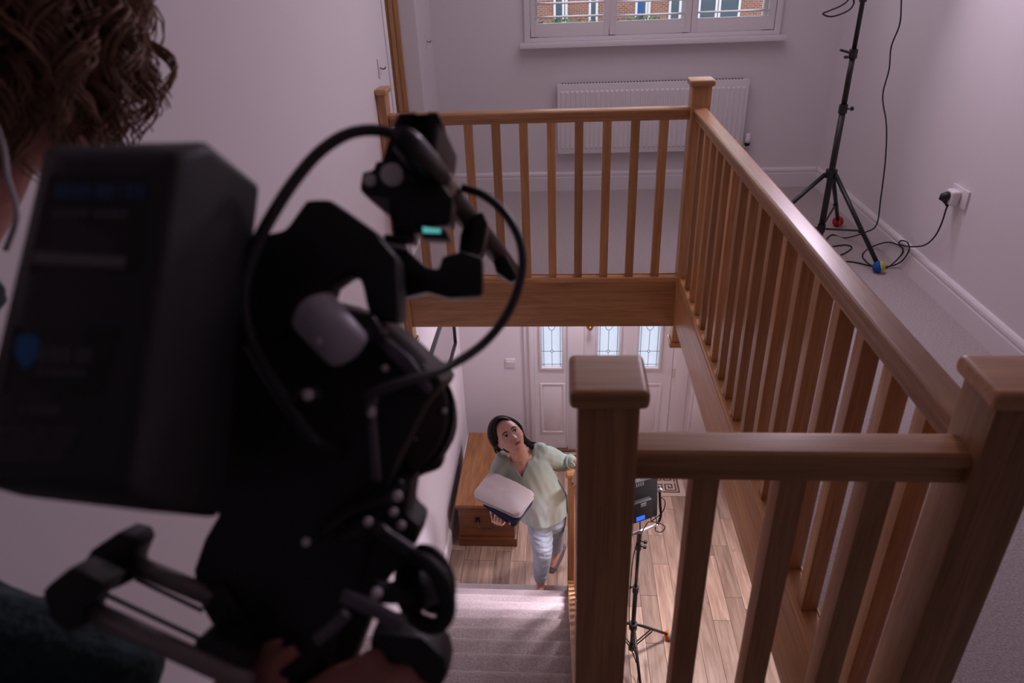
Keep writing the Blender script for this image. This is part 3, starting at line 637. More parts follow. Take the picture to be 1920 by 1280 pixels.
lw = [aty(x, y, q) for x, y, q in ((1238, 930, 2.31), (1247, 940, 2.30), (1243, 958, 2.29), (1228, 972, 2.28), (1221, 976, 2.27), (1222, 968, 2.27), (1230, 970, 2.27), (1231, 980, 2.27), (1229, 994, 2.27), (1240, 997, 2.27), (1247, 988, 2.27), (1238, 981, 2.27), (1222, 978, 2.26), (1212, 983, 2.25))] + [top + V((-.02, -.02, -.1)), G0 + V((-.035, -.02, .75)), G0 + V((-.03, -.02, .35)), G0 + V((.0, -.03, .25)), G0 + V((.03, -.12, .12)), G0 + V((.02, -.22, .01)), G0 + V((0, -.3, .006))]
tag(obj('light_lead', MB().tube(curve(lw, 6), .003, 6), RUBBER, smooth=True), 'thin black lead looping from the hall panel light down its stand', 'cable')

# ------------------------------------------------------------------ outside: house across the street, hedge, ground
tag(obj('street_ground', box((-40, 4.6, -.3), (40, 60, -.05)), plain('asphalt', (0.16, 0.16, 0.165), 0.9, var=.1, vscale=3)), 'grey street and front gardens outside the window', 'ground', kind='structure')
HY = 36.0
def bricks():
    m, nt, b = new_mat('red_brick'); N = nt.nodes; K = nt.links
    tc = N.new('ShaderNodeTexCoord'); mp = N.new('ShaderNodeMapping'); mp.inputs['Rotation'].default_value = (math.radians(90), 0, 0); K.new(tc.outputs['Object'], mp.inputs['Vector'])
    br = N.new('ShaderNodeTexBrick'); br.inputs['Scale'].default_value = 1; br.inputs['Brick Width'].default_value = .235; br.inputs['Row Height'].default_value = .085; br.inputs['Mortar Size'].default_value = .009
    br.inputs['Color1'].default_value = (0.36, 0.12, 0.075, 1); br.inputs['Color2'].default_value = (0.23, 0.085, 0.06, 1); br.inputs['Mortar'].default_value = (0.5, 0.42, 0.36, 1)
    K.new(mp.outputs[0], br.inputs['Vector']); K.new(br.outputs['Color'], b.inputs['Base Color']); b.inputs['Roughness'].default_value = .9; return m
hs2 = thing('brick_house', (3, HY, 0), 'red brick house with white windows seen through the shutter louvres', 'house')
obj('brick_wall', box((-14, HY, -.3), (20, HY + 6, 6)), bricks(), hs2)
WH2 = plain('white_upvc', (0.85, 0.86, 0.88), .4); GL2 = plain('dark_window_glass', (0.10, 0.13, 0.16), .08)
for a, b in ((1038, 1058), (1104, 1121), (1191, 1214), (1254, 1277), (1309, 1345), (1347, 1388)):
    xa = aty(a, 15, HY).x; xb = aty(b, 15, HY).x; fz = 0.78; tz = 3.1
    wn = obj('house_window', MB().box((xa, HY - .06, fz), (xa + .1, HY + .01, tz)).box((xb - .1, HY - .06, fz), (xb, HY + .01, tz)).box((xa + .1, HY - .06, fz), (xb - .1, HY + .01, fz + .14)).box((xa + .1, HY - .06, tz - .1), (xb - .1, HY + .01, tz)).box((xa - .06, HY - .12, fz - .1), (xb + .06, HY + .01, fz)), WH2, hs2)
    obj('house_pane', box((xa + .1, HY - .03, fz + .14), (xb - .1, HY + .005, tz - .1)), GL2, wn)
xa = aty(1196, 10, HY).x
obj('blue_curtain', box((xa, HY - .045, 1.0), (xa + .2, HY - .028, 2.8)), plain('blue_cloth', (0.03, 0.12, 0.4), .8), hs2)
for pxp in (1062, 1217):
    xa = aty(pxp, 15, HY).x; obj('drainpipe', MB().tube([(xa, HY - .09, -.3), (xa, HY - .09, 6)], .06, 8), WH2, hs2)
hg = MB(); rnd = random.Random(3)
for i in range(1500):
    x = rnd.uniform(-.5, 5.2); z = rnd.uniform(.0, 1.22) + .10 * math.sin(x * 1.7); y = HY - 1.5 + rnd.uniform(-.4, .4); s = rnd.uniform(.06, .16)
    d = V((rnd.uniform(-1, 1), rnd.uniform(-1, 1), rnd.uniform(-1, 1))).normalized(); e = d.orthogonal().normalized()
    hg.add([V((x, y, z)) + d * s, V((x, y, z)) + e * s * .6, V((x, y, z)) - d * s, V((x, y, z)) - e * s * .6], [(0, 1, 2, 3)])
hg.box((-.5, HY - 1.8, -.3), (5.2, HY - 1.2, 1.05))
tag(obj('hedge', hg, plain('hedge_leaves', (0.10, 0.15, 0.06), .7, var=.5, vscale=6)), 'green hedge in front of the brick house outside', 'hedge')
# ------------------------------------------------------------------ people: shared builders
SKIN = plain('skin', (0.58, 0.32, 0.245), 0.5, var=0.06, vscale=30)
def hand(mb, w, d, n, side, curl=(.5, .6, .5), s=1.0, spread=.06, thumb=(0.62, 0.72, 0.3)):
    w = V(w); d = V(d).normalized(); n = V(n); n = (n - d * n.dot(d)).normalized(); sd = d.cross(n) * side
    rings = []
    for t, hw, ht in ((-.02, .026, .020), (.01, .030, .019), (.045, .039, .017), (.082, .041, .014), (.09, .036, .010)):
        rings.append([w + d * t * s + sd * math.cos(a) * hw * s + n * math.sin(a) * ht * s for a in [2 * math.pi * k / 12 for k in range(12)]])
    mb.loft(rings)
    for off, ln, r in ((.030, .068, .0088), (.0105, .077, .0092), (-.010, .071, .0088), (-.0295, .055, .0078)):
        p = w + d * .078 * s + sd * off * s; dd = (d + sd * off * spread * 14).normalized(); pts = [p - dd * .02 * s, p]; a = 0
        for q, f in zip(curl, (.45, .31, .26)):
            a += q; p = p + (dd * math.cos(a) + n * math.sin(a)) * ln * f * s * 1.05; pts.append(p)
        mb.tube(pts, [r * s * k for k in (1.05, 1.05, 1.0, .92, .74)], 8); mb.ball(pts[-1], r * s * .76, 8, 6)
    b = w + d * .022 * s + sd * .026 * s; t1 = (d * thumb[0] + sd * thumb[1] + n * thumb[2]).normalized(); t2 = (t1 + d * .5 + n * .25).normalized()
    p1 = b + t1 * .042 * s; p2 = p1 + t2 * .032 * s; p3 = p2 + t2 * .022 * s
    mb.tube([b - t1 * .01 * s, b, p1, p2, p3], [.013 * s, .0125 * s, .0105 * s, .0098 * s, .0075 * s], 8); mb.ball(p3, .0077 * s, 8, 6)
def frame(Fh, Uh):
    Fh = V(Fh).normalized(); Uh = V(Uh); Uh = (Uh - Fh * Uh.dot(Fh)).normalized(); X = Fh.cross(Uh)
    return Matrix((X, Fh, Uh)).transposed()
def head(mb, c, A, s=1.0):
    nu, nv = 56, 44; vs_ = []; fs = []
    def g(x, y, sx, sy): return math.exp(-(x / sx) ** 2 - (y / sy) ** 2)
    for i in range(nv + 1):
        t = math.pi * i / nv
        for j in range(nu):
            p = 2 * math.pi * j / nu
            d = V((math.sin(t) * math.sin(p), math.sin(t) * math.cos(p), math.cos(t)))
            x, y, z = d.x * .077, d.y * .094, d.z * .118
            if z < 0: k = 1 - .30 * (-z / .118) ** 1.6; x *= k
            if y < 0 and z < -.02: y *= 1 - .35 * min(1, (-z - .02) / .09)
            if y > 0:
                y *= 1 - .06 * (1 - abs(d.x)) * (z > -.03)
                f = min(1, y / .05)
                y += f * (.024 * g(x, z + .036, .011, .013) + .013 * g(x, z + .014, .008, .024)     # nose tip, bridge
                    - .009 * (g(x - .031, z - .001, .017, .013) + g(x + .031, z - .001, .017, .013))
                    + .005 * (g(x - .028, z - .022, .022, .007) + g(x + .028, z - .022, .022, .007))
                    + .006 * g(x, z + .067, .022, .010) - .004 * g(x, z + .084, .02, .006) + .010 * g(x, z + .101, .022, .014)
                    + .004 * (g(x - .04, z + .03, .018, .018) + g(x + .04, z + .03, .018, .018)) - .003 * g(x, z + .0655, .02, .0016))
            vs_.append(c + A @ V((x * s, y * s, z * s)))
    for i in range(nv):
        for j in range(nu): k = (j + 1) % nu; fs.append((i * nu + j, (i + 1) * nu + j, (i + 1) * nu + k, i * nu + k))
    mb.add(vs_, fs)
    for sg in (-1, 1):                                    # ears
        mb.ball(c + A @ V((sg * .074 * s, -.008 * s, -.012 * s)), (.009 * s, .017 * s, .030 * s), 10, 8, A)
def tor_rings(data, wd):
    rings = []
    for i, (c, a, b) in enumerate(data):
        ax = (data[min(i + 1, len(data) - 1)][0] - data[max(i - 1, 0)][0]).normalized()
        w = (wd - ax * wd.dot(ax)).normalized(); d = ax.cross(w)
        rings.append([c + w * (a * math.cos(t)) + d * (b * math.sin(t)) for t in [2 * math.pi * k / 20 for k in range(20)]])
    return rings
def limb(mb, pts, r, sides=12, dens=5):
    P = curve(pts, dens); n = len(P) - 1; rr = []
    for i in range(n + 1):
        t = i / n * (len(r) - 1); k = min(int(t), len(r) - 2); rr.append(r[k] + (r[k + 1] - r[k]) * (t - k))
    mb.tube(P, rr, sides); mb.ball(P[0], rr[0] * .98, 10, 8); mb.ball(P[-1], rr[-1] * .98, 10, 8)

# ------------------------------------------------------------------ woman climbing the stairs
wo = thing('person', (0.74, 2.5, RISE), 'woman in pale green blouse and light jeans climbing the stairs with folded laundry, looking up', 'person')
Hc = aty(955, 818, 2.44); toc = (CAM - Hc).normalized()
A = frame(toc + CR * .13 + CU * .20, CR * -.52 + CU * .84)
SR, SL = aty(941, 861, 2.47), aty(1014, 846, 2.53)
wdir = (SL - SR).normalized()
P0, P1, P2, P3 = aty(1022, 962, 2.56), aty(1003, 930, 2.52), aty(987, 893, 2.50), aty(977, 862, 2.49)
NB = aty(974, 853, 2.485)
ER = aty(932, 903, 2.43)
ZT = aty(921, 882, 2.42).z
q0_, q3_, q2_ = atz(926, 884, ZT), atz(898, 926, ZT - .015), atz(966, 972, ZT - .035)
e2_ = (q3_ - q0_).normalized(); EM = q3_ * .46 + q2_ * .54
WR = EM - e2_ * .070 - V((0, 0, .105))
EL, WL = aty(1050, 866, 2.67), aty(1080, 866, 2.61)
hipR, kneeR, ankR = aty(1013, 972, 2.535), aty(1017, 1032, 2.45), V((0.735, 2.545, .275))
hipL, kneeL, ankL = aty(1037, 966, 2.60), aty(1042, 1003, 2.74), aty(1042, 1031, 2.97)
toeL = aty(1037, 1064, 2.91); heelL = aty(1052, 1026, 3.00)
bd = MB(); head(bd, Hc, A)
nk = Hc + A @ V((0, -.02, -.075))
limb(bd, [Hc + A @ V((0, -.02, -.03)), nk, NB, NB + (P3 - NB).normalized() * .03], [.05, .05, .054, .07], 14)
bd.loft(tor_rings([(P0, .14, .09), (P1, .115, .08), (P2, .135, .088), (P3, .130, .072), (NB, .075, .058)], wdir))
limb(bd, [SR, ER, WR], [.036, .034, .027]); limb(bd, [SL, EL, WL], [.045, .036, .026])
hand(bd, WR, e2_ - V((0, 0, .05)), V((0, 0, 1)), -1, curl=(.55, 1.0, .35), s=.95)
hand(bd, WL, (V((1.03, 2.60, 1.262)) - WL) , V((0, 0, -1)), 1, curl=(.25, .5, .4), s=.9)
limb(bd, [hipR, kneeR, ankR], [.06, .042, .028]); limb(bd, [hipL, kneeL, ankL], [.06, .042, .028])
limb(bd, [ankR + V((0, .03, -.045)), ankR + V((-.005, -.06, -.05)), ankR + V((-.01, -.165, -.062))], [.030, .031, .020])
limb(bd, [heelL, (heelL + toeL) / 2 + V((-.012, 0, .008)), toeL], [.028, .032, .022])
body = obj_mesh('body', evaluated(bd, .0036, 3), SKIN, wo)
# face
eyew = plain('eye_white', (.75, .72, .70), .2); iris = plain('dark_iris', (.04, .02, .012), .15); lash = plain('dark_brow_hair', (.02, .012, .010), .7); lip = plain('lips', (.42, .13, .12), .4)
gaze = (A @ V((-.18, 1, .28))).normalized()
for sg in (-1, 1):
    ey = MB(); ir = MB(); br = MB()
    e = Hc + A @ V((sg * .0305, .0735, .002)); ey.ball(e, (.0145, .0085, .0078), 12, 8, A)
    ir.ball(e + A @ V((-.0012, .0066, .0012)), (.0066, .0028, .0064), 10, 8, A)
    br.tube([Hc + A @ V((sg * x, y, z)) for x, y, z in ((.014, .094, .020), (.026, .092, .0265), (.038, .084, .0265), (.049, .070, .019))], [.0024, .003, .0026, .0012], 6)
    br.tube([Hc + A @ V((sg * x, y, z)) for x, y, z in ((.016, .0815, .003), (.024, .0845, .0085), (.034, .0835, .009), (.044, .0765, .004))], [.0012, .0018, .0018, .001], 6)
    br.ball(Hc + A @ V((sg * .0055, .1135, -.0455)), (.0026, .002, .0018), 8, 6, A)
    eo = obj('eye', ey, eyew, wo, smooth=True); obj('iris', ir, iris, eo, smooth=True); obj('brow', br, lash, wo, smooth=True)
lp = MB()
for z, dz, y in ((-.0625, .0042, .0965), (-.0715, .0052, .0955)): lp.tube([Hc + A @ V((x, y - abs(x) ** 1.6 * 2.0, z + (0.0015 if abs(x) < .004 and dz < .005 else 0) - 0 * x)) for x in (-.023, -.015, -.007, 0, .007, .015, .023)], [.001, dz * .8, dz, dz * .92, dz, dz * .8, .001], 8)
obj('lips', lp, lip, wo, smooth=True)
obj('mouth_gap', MB().tube([Hc + A @ V((x, .0985 - abs(x) ** 1.6 * 1.9, -.0672)) for x in (-.014, -.007, 0, .007, .014)], [.0006, .0018, .002, .0018, .0006], 6), iris, wo)
# hair
HAIR = plain('dark_brown_hair', (.014, .009, .008), .55, bump=.4, bscale=180, spec=.25)
hr = MB(); rnd = random.Random(5)
hr.ball(Hc + A @ V((0, -.020, .014)), (.083, .088, .117), 24, 16, A)
drop = {1: [aty(929, 838, 2.50), aty(937, 846, 2.50)], -1: [aty(985, 829, 2.50), aty(1003, 833.5, 2.55)]}
for sg in (-1, 1):
    for i in range(34):
        y0 = .072 - .168 * i / 33; x0 = -sg * 0 + .012; pts = []; off = rnd.uniform(-.003, .003); rx = (.098 if sg > 0 else .088) + rnd.uniform(0, .008); rz = .122 + rnd.uniform(0, .005)
        prof = math.sqrt(max(.12, 1 - ((y0 + .012) / .112) ** 2))
        lim = 1.62 if y0 < .02 else 1.50
        for k in range(9):
            a = k / 8 * lim
            x = x0 + sg * (rx - sg * x0 * 0) * prof * math.sin(a) * (1 if sg > 0 else 1); z = .010 + rz * math.cos(a) * (prof ** .5)
            yy = y0 + off - max(0, (y0 + .0)) * (k / 8) ** 1.1 * .62
            pts.append(Hc + A @ V((x - x0 * k / 8, yy, z)))
        e = drop[sg]; q = rnd.uniform(0, 1); jit = V((rnd.uniform(-.012, .012), rnd.uniform(-.02, .02), rnd.uniform(-.012, .008)))
        pts += [pts[-1] * .45 + e[0] * .55 + jit * .6, e[0] * .6 + e[1] * .4 + jit, e[1] + jit * 1.2 + (e[1] - e[0]) * rnd.uniform(-.2, .25)]
        P = curve(pts, 2); n = len(P) - 1; hr.tube(P, [.0065 * (1 - .75 * max(0, (j / n - .6) / .4)) * rnd.uniform(.85, 1.1) for j in range(n + 1)], 6)
obj('hair', hr, HAIR, wo, smooth=True)
# blouse
SAGE = plain('sage_blouse', (.33, .41, .365), .62)
bl = MB()
hemc = aty(1019, 962, 2.55)
bl.loft(tor_rings([(hemc, .158, .130), (aty(1017, 938, 2.54), .160, .13), (P1 + CR * .03, .160, .125), (P2 + CR * .008, .152, .118), (P2 * .4 + P3 * .6, .158, .1), (P3, .150, .078), (NB + (P3 - NB) * .25, .105, .07)], wdir))
limb(bl, [SR * .8 + P3 * .2, SR + (ER - SR) * .35, ER, ER * .45 + WR * .55], [.058, .057, .053, .046])
limb(bl, [SL * .8 + P3 * .2, SL + (EL - SL) * .4, EL, EL * .35 + WL * .65], [.062, .064, .062, .046])
bl.ball(SL + V((0, 0, .012)), .05); bl.ball(SR + V((0, 0, .008)), .045)
def wr_b(co): return .008 * noise.noise(V((co.x * 13 + co.z * 5, co.y * 12, co.z * 4.5))) + .003 * noise.noise(V((co.x * 26, co.y * 26, co.z * 9)))
fw = (CAM - P2).normalized()
n1, n2, n3, n4 = aty(945, 846, 2.42), aty(978.5, 895, 2.42), aty(1002, 836, 2.42), aty(976, 815, 2.42)
cut = MB().prism([n1 + fw * .25, n2 + fw * .25, n3 + fw * .25, n4 + fw * .25], -fw * .41)
blo = obj_mesh('blouse', evaluated(bl, .006, 5, wr_b, cut), SAGE, wo)
# cuff ties at her left elbow
ct = EL * .32 + WL * .68
obj('cuff_tie', MB().torus(ct, WL - EL, .046, .006, 20, 8).tube(curve([ct + V((0, -.04, .03)), ct + V((.015, -.06, .035)), ct + V((.02, -.055, .015)), ct + V((0, -.045, .02))], 4), .006, 6), SAGE, wo, smooth=True)
# jeans
def denim(name, c):
    return plain(name, c, .85, bump=.35, bscale=350, var=.10, vscale=14)
JEAN = denim('pale_denim', (.34, .405, .47))
je = MB()
je.loft(tor_rings([(P0 + (P1 - P0) * .5, .135, .098), (P0, .135, .100), ((hipR + hipL) / 2 - V((0, 0, .03)), .132, .10), ((hipR + hipL) / 2 - V((0, 0, .09)), .11, .08)], wdir))
limb(je, [hipR + V((0, 0, -.01)), hipR * .5 + kneeR * .5, kneeR, kneeR * .5 + ankR * .5 + V((0, .012, 0)), ankR + (kneeR - ankR) * .13], [.088, .078, .063, .056, .042], 16)
limb(je, [hipL + V((0, 0, -.01)), hipL * .5 + kneeL * .5, kneeL, kneeL * .5 + ankL * .5 + V((0, .012, 0)), ankL + (kneeL - ankL) * .10], [.088, .076, .060, .054, .042], 16)
def wr_j(co):
    k = 1.3 if co.z < .86 else .5
    return k * (.0050 * noise.noise(V((co.x * 9, co.y * 9, co.z * 44 + co.x * 14))) + .0025 * noise.noise(V((co.x * 20, co.y * 20, co.z * 80))))
obj_mesh('jeans', evaluated(je, .006, 4, wr_j), JEAN, wo)
# flat shoes
SUEDE = plain('taupe_suede', (.17, .135, .15), .85)
sh = MB(); dL = (toeL - heelL).normalized(); sdn = (A @ V((0, 0, 0)))
ou = (CR * .8 + V((0, .45, -.35))).normalized()
limb(sh, [heelL + ou * .010 - dL * .006, (heelL + toeL) / 2 + ou * .016, toeL + ou * .004 + dL * .012], [.030, .030, .027], 14)
s1_ = obj('shoe', sh, SUEDE, wo, smooth=True)
sh = MB(); limb(sh, [ankR + V((0, .036, -.056)), ankR + V((-.005, -.06, -.060)), ankR + V((-.01, -.178, -.064))], [.026, .027, .023], 14)
obj('shoe', sh, SUEDE, wo, smooth=True)

# laundry on her right arm
TOW = plain('white_towelling', (.70, .63, .64), .95, bump=.5, bscale=900, var=.04, vscale=300)
c0, c1, c2, c3 = atz(921, 882, ZT), atz(1004, 921, ZT - .01), atz(972, 962, ZT - .02), atz(885, 925, ZT - .015)
un = (c1 - c0).cross(c3 - c0).normalized()
if un.dot(CAM - c0) < 0: un = -un
def folded(name, q, top, thick, layers, m, seed, fold_in=.0, wob=.006):
    rnd = random.Random(seed); mb = MB(); lt = thick / layers
    e1 = (q[1] - q[0]).normalized(); e2 = (q[3] - q[0]).normalized()
    for l in range(layers):
        nn = 20; jj = 14; gt = []; gb = []; i1 = rnd.uniform(-.010, .004); i2 = rnd.uniform(-.010, .004)
        for i in range(nn + 1):
            for j in range(jj + 1):
                u = i / nn; v = j / jj
                p = (q[0] * (1 - u) + q[1] * u) * (1 - v) + (q[3] * (1 - u) + q[2] * u) * v
                p = p + e1 * (i1 * (2 * u - 1)) + e2 * (i2 * (2 * v - 1))
                ed = min(u, 1 - u, v, 1 - v); rnd_ = (1 - math.exp(-ed * 40)); cu_, cv_ = 2 * u - 1, 2 * v - 1; kk = max(0, (abs(cu_) ** 8 * abs(cv_) ** 8)); p = p - (e1 * cu_ * .018 + e2 * cv_ * .009) * kk
                sag = un * (-.014 * (2 * v - 1) ** 2 * (v > .5) - .008 * (2 * u - 1) ** 2 * (u > .6) + wob * .7 * noise.noise(V((u * 3 + seed, v * 3, l * .7))) + .0028 * noise.noise(V((u * 9 + v * 5 + seed, v * 7, 1.3))) - .004 * math.exp(-((u + v * .35 - .72) / .02) ** 2) * (l == 0))
                zt = top - l * lt; gt.append(p + sag + un * (zt - lt * .5 + lt * .43 * (.25 + .75 * rnd_))); gb.append(p + sag + un * (zt - lt * .5 - lt * .43 * (.25 + .75 * rnd_)))
        st_ = jj + 1; N_ = len(gt); fs = []
        for i in range(nn):
            for j in range(jj):
                a = i * st_ + j; fs.append((a, a + 1, a + st_ + 1, a + st_)); fs.append((N_ + a, N_ + a + st_, N_ + a + st_ + 1, N_ + a + 1))
        ring = [i * st_ for i in range(nn)] + [nn * st_ + j for j in range(jj)] + [i * st_ + jj for i in range(nn, 0, -1)] + [j for j in range(jj, 0, -1)]
        for a, b in zip(ring, ring[1:] + ring[:1]): fs.append((a, b, N_ + b, N_ + a))
        mb.add(gt + gb, fs)
    o = obj(name, mb, m, smooth=True); o.data.set_sharp_from_angle(angle=math.radians(38)); return o
tag(folded('folded_towel', (c0, c1, c2, c3), 0.0, .034, 3, TOW, 2), 'white folded towel on top of the laundry in the arms of the woman', 'towel')
d0, d1_, d2_, d3 = [p - un * .0 for p in (atz(926, 884, ZT), atz(1004, 924, ZT - .01), atz(966, 972, ZT - .035), atz(898, 926, ZT - .015))]
tag(folded('folded_jeans', (d0, d1_, d2_, d3), -.036, .036, 2, denim('dark_denim', (.025, .035, .075)), 9), 'dark blue folded jeans under the white towel', 'jeans')
lcx = aty(921, 969, 2.25)
tag(obj('drawstring', MB().tube(curve([aty(px, py, c3.y + .01) for px, py in ((918, 952), (920, 962), (923, 975), (929, 980), (935, 978), (933, 970), (927, 968), (930, 962))], 5), .0022, 6), plain('pale_cord', (.6, .55, .6), .8), smooth=True), 'pale drawstring hanging from the dark folded jeans', 'cord')
# ------------------------------------------------------------------ cinema camera rig in the left foreground
rig = thing('camera_rig', at(560, 760, .52), 'large black cinema camera rig held up in the left foreground', 'film camera')
def quad(ps, d): return [at(x, y, d_) for (x, y), d_ in zip(ps, d if hasattr(d, '__len__') else [d] * 4)]
def plate(name, poly, d, t, m=BLACKP, bev=.004, parent=rig, tilt=0.0):
    pts = [at(x, y, d + tilt * (x - 600) / 1000) for x, y in poly]
    return obj(name, MB().prism(pts, CF * t), m, parent, bevel=bev, seg=2)
CABLE = plain('cable_sheath', (.030, .030, .034), .38)
def tubep(name, pts, r, m=CABLE, parent=rig, n=8, sides=10):
    return obj(name, MB().tube(curve([at(*p) for p in pts], n), r, sides), m, parent, smooth=True)
BATT = plain('battery_shell', (.022, .023, .026), .55, bump=.1, bscale=400)
bt = obj('battery', MB().loft([quad([(105, 285), (325, 283), (238, 925), (-35, 898)], [.395, .395, .362, .362]), quad([(88, 270), (398, 266), (300, 962), (-60, 905)], [.415, .42, .392, .385]), quad([(190, 330), (492, 345), (418, 972), (30, 930)], [.50, .50, .47, .47])]), BATT, rig, bevel=.008, seg=4)
rd = (at(325, 283, .395) - at(105, 285, .395)).normalized(); dn = (at(238, 925, .362) - at(325, 283, .395)).normalized()
dn = (at(100, 910, .362) - at(215, 284, .395)).normalized(); rn = rd.cross(dn).normalized()
if rn.dot(CAM - at(150, 600, .38)) < 0: rn = -rn
def on_batt(px, py):                                    # a point on the rear face of the battery
    p0 = at(215, 284, .395); v = CF + CR * ((px - 960) / FPX) - CU * ((py - 640) / FPX); t = (p0 - CAM).dot(rn) / v.dot(rn); return CAM + v * t
def strip(mb, a, b, c, d): mb.prism([on_batt(*q) + rn * .0002 for q in (a, b, c, d)], rn * .0006)
rnd = random.Random(11)
blk = plain('label_black', (.008, .008, .009), .4); lbl = MB().prism([on_batt(*q) - rn * .0003 for q in ((92, 325), (285, 325), (262, 520), (52, 512))], rn * .0004).prism([on_batt(*q) - rn * .0003 for q in ((25, 610), (225, 615), (195, 745), (2, 735))], rn * .0004)
obj('label', lbl, blk, bt)
def words(mb, x0, x1, y, h, slope=.02):
    x = x0
    while x < x1 - 4:
        w = rnd.uniform(5, 11)
        if rnd.random() < .15: x += 6
        strip(mb, (x, y + slope * (x - x0)), (x + w, y + slope * (x - x0)), (x + w - 2, y + h + slope * (x - x0)), (x - 2, y + h + slope * (x - x0))); x += w + 2.5
bw = MB(); words(bw, 106, 270, 346, 28, 0); obj('blue_lettering', bw, plain('blue_print', (.02, .075, .17), .5), bt)
GP = plain('grey_print', (.085, .085, .09), .5)
for x0, x1, y, h_ in [(103, 240, 393, 16), (76, 178, 650, 30), (70, 168, 690, 14), (38, 112, 758, 18)] + [(-5, 145 - k * 6, 800 + k * 14, 7) for k in range(5)]:
    gw = MB(); words(gw, x0, x1, y, h_); obj('grey_lettering', gw, GP, bt)
wb = MB(); strip(wb, (66, 472), (238, 482), (234, 502), (62, 494)); obj('white_stripe', wb, plain('pale_print', (.16, .15, .155), .5), bt)
sh = MB(); sh.prism([on_batt(*q) + rn * .0002 for q in ((32, 632), (52, 626), (76, 634), (72, 668), (48, 694), (30, 664))], rn * .0006); obj('blue_shield_logo', sh, plain('blue_logo', (.015, .16, .40), .5), bt)

plate('camera_body', [(430, 560), (610, 560), (690, 592), (748, 640), (775, 665), (835, 715), (800, 760), (740, 880), (700, 1000), (640, 1180), (600, 1300), (470, 1300), (405, 1195), (366, 1128), (358, 1070), (378, 1012), (404, 968), (404, 700)], .545, .13, bev=.008)
plate('top_bracket', [(430, 575), (478, 440), (532, 430), (572, 372), (618, 372), (702, 432), (744, 482), (748, 606), (694, 602), (684, 566), (676, 524), (652, 510), (616, 536), (602, 575), (500, 640)], .53, .045, bev=.006)
plate('side_plate', [(640, 890), (772, 900), (762, 962), (790, 985), (780, 1020), (712, 1110), (640, 1300), (560, 1300), (560, 900)], .56, .06, bev=.006)
plate('lower_grip', [(690, 1185), (792, 1192), (838, 1236), (842, 1262), (830, 1300), (690, 1300)], .53, .05, bev=.01)
fw_ = CF
def cyl(name, px, py, d, r, h, m=BLACKP, bev=.003, sides=40, parent=rig, ax=None):
    a = at(px, py, d); x = ax or fw_
    return obj(name, MB().disc(a, x, r, h, sides), m, parent, bevel=bev, smooth=False)
lens_ax = (CF + CR * .10 - CU * .02).normalized()
lb = obj('lens_barrel', MB().tube([at(700, 770, .60), at(725, 775, .66), at(745, 790, .72), at(752, 800, .80)], [.062, .060, .058, .055], 36), BROWNM, rig, smooth=True)
obj('focus_ring', MB().tube([at(716, 773, .635), at(734, 782, .69)], [.0655, .0645], 36), RUBBER, lb, smooth=False)
cyl('matte_box_ring', 750, 800, .70, .053, .06, BLACKP, .006)
plate('filter_stage', [(756, 640), (800, 700), (836, 720), (828, 880), (770, 900), (700, 830), (700, 690)], .64, .04, BROWNM, .006)
obj('focus_motor', MB().tube([at(585, 580, .505), at(592, 588, .503), at(650, 652, .487), at(656, 660, .486)], [.014, .0185, .0165, .012], 24), plain('motor_grey', (.62, .59, .66), .42), rig, smooth=True)
plate('motor_arm', [(655, 580), (700, 590), (720, 625), (690, 650), (670, 610)], .51, .03, BLACKM, .004)
plate('lens_lever', [(700, 640), (750, 690), (800, 740), (810, 730), (770, 670), (712, 622)], .53, .012, GREYM, .003)
# transmitter on top, clamps and display
plate('clamp', [(673, 356), (678, 321), (700, 317), (703, 300), (800, 300), (850, 372), (846, 420), (790, 418), (776, 440), (734, 440), (731, 405)], .60, .04, BLACKM, .004)
obj('transmitter', MB().loft([quad([(742, 214), (824, 210), (810, 335), (705, 320)], [.57, .57, .60, .60]), quad([(772, 270), (860, 290), (845, 398), (770, 398)], [.68, .68, .70, .70])]), plain('transmitter_plastic', (.035, .034, .038), .33), rig, bevel=.006, seg=3)
plate('transmitter_cap', [(741, 226), (746, 211), (778, 209), (791, 221), (803, 209), (822, 209), (829, 226)], .568, .03, BLACKP, .002)
SCR = plain('dull_screw_metal', (.92, .88, .88), .35)
cyl('clamp_knob', 734, 326, .592, .0098, .008, SCR, .002, 24); cyl('clamp_knob', 692, 336, .592, .0052, .008, SCR, .001, 16)
plate('small_display', [(784, 418), (836, 430), (842, 448), (790, 446)], .60, .03, BLACKP, .002)
plate('lit_screen', [(792, 425), (826, 429), (826, 437), (793, 436)], .5985, .001, emit('cyan_display', (.12, .5, .5), .75), 0)
plate('rail_bracket', [(700, 440), (748, 452), (765, 470), (800, 500), (822, 505), (828, 480), (866, 470), (905, 482), (905, 556), (842, 560), (800, 548), (748, 560), (706, 545)], .61, .03, BLACKM, .004)
plate('cheese_plate', [(718, 438), (776, 441), (776, 454), (722, 450)], .60, .03, BLACKM, .002)
plate('highlight_plate', [(714, 452), (758, 459), (762, 468), (718, 461)], .595, .02, plain('pale_grey_highlight', (.5, .48, .52), .4), .002)  # pale strip whose colour stands in for a highlight below the cheese plate
plate('clamp_wedge', [(682, 364), (729, 372), (731, 404)], .598, .03, GREYM, .001)
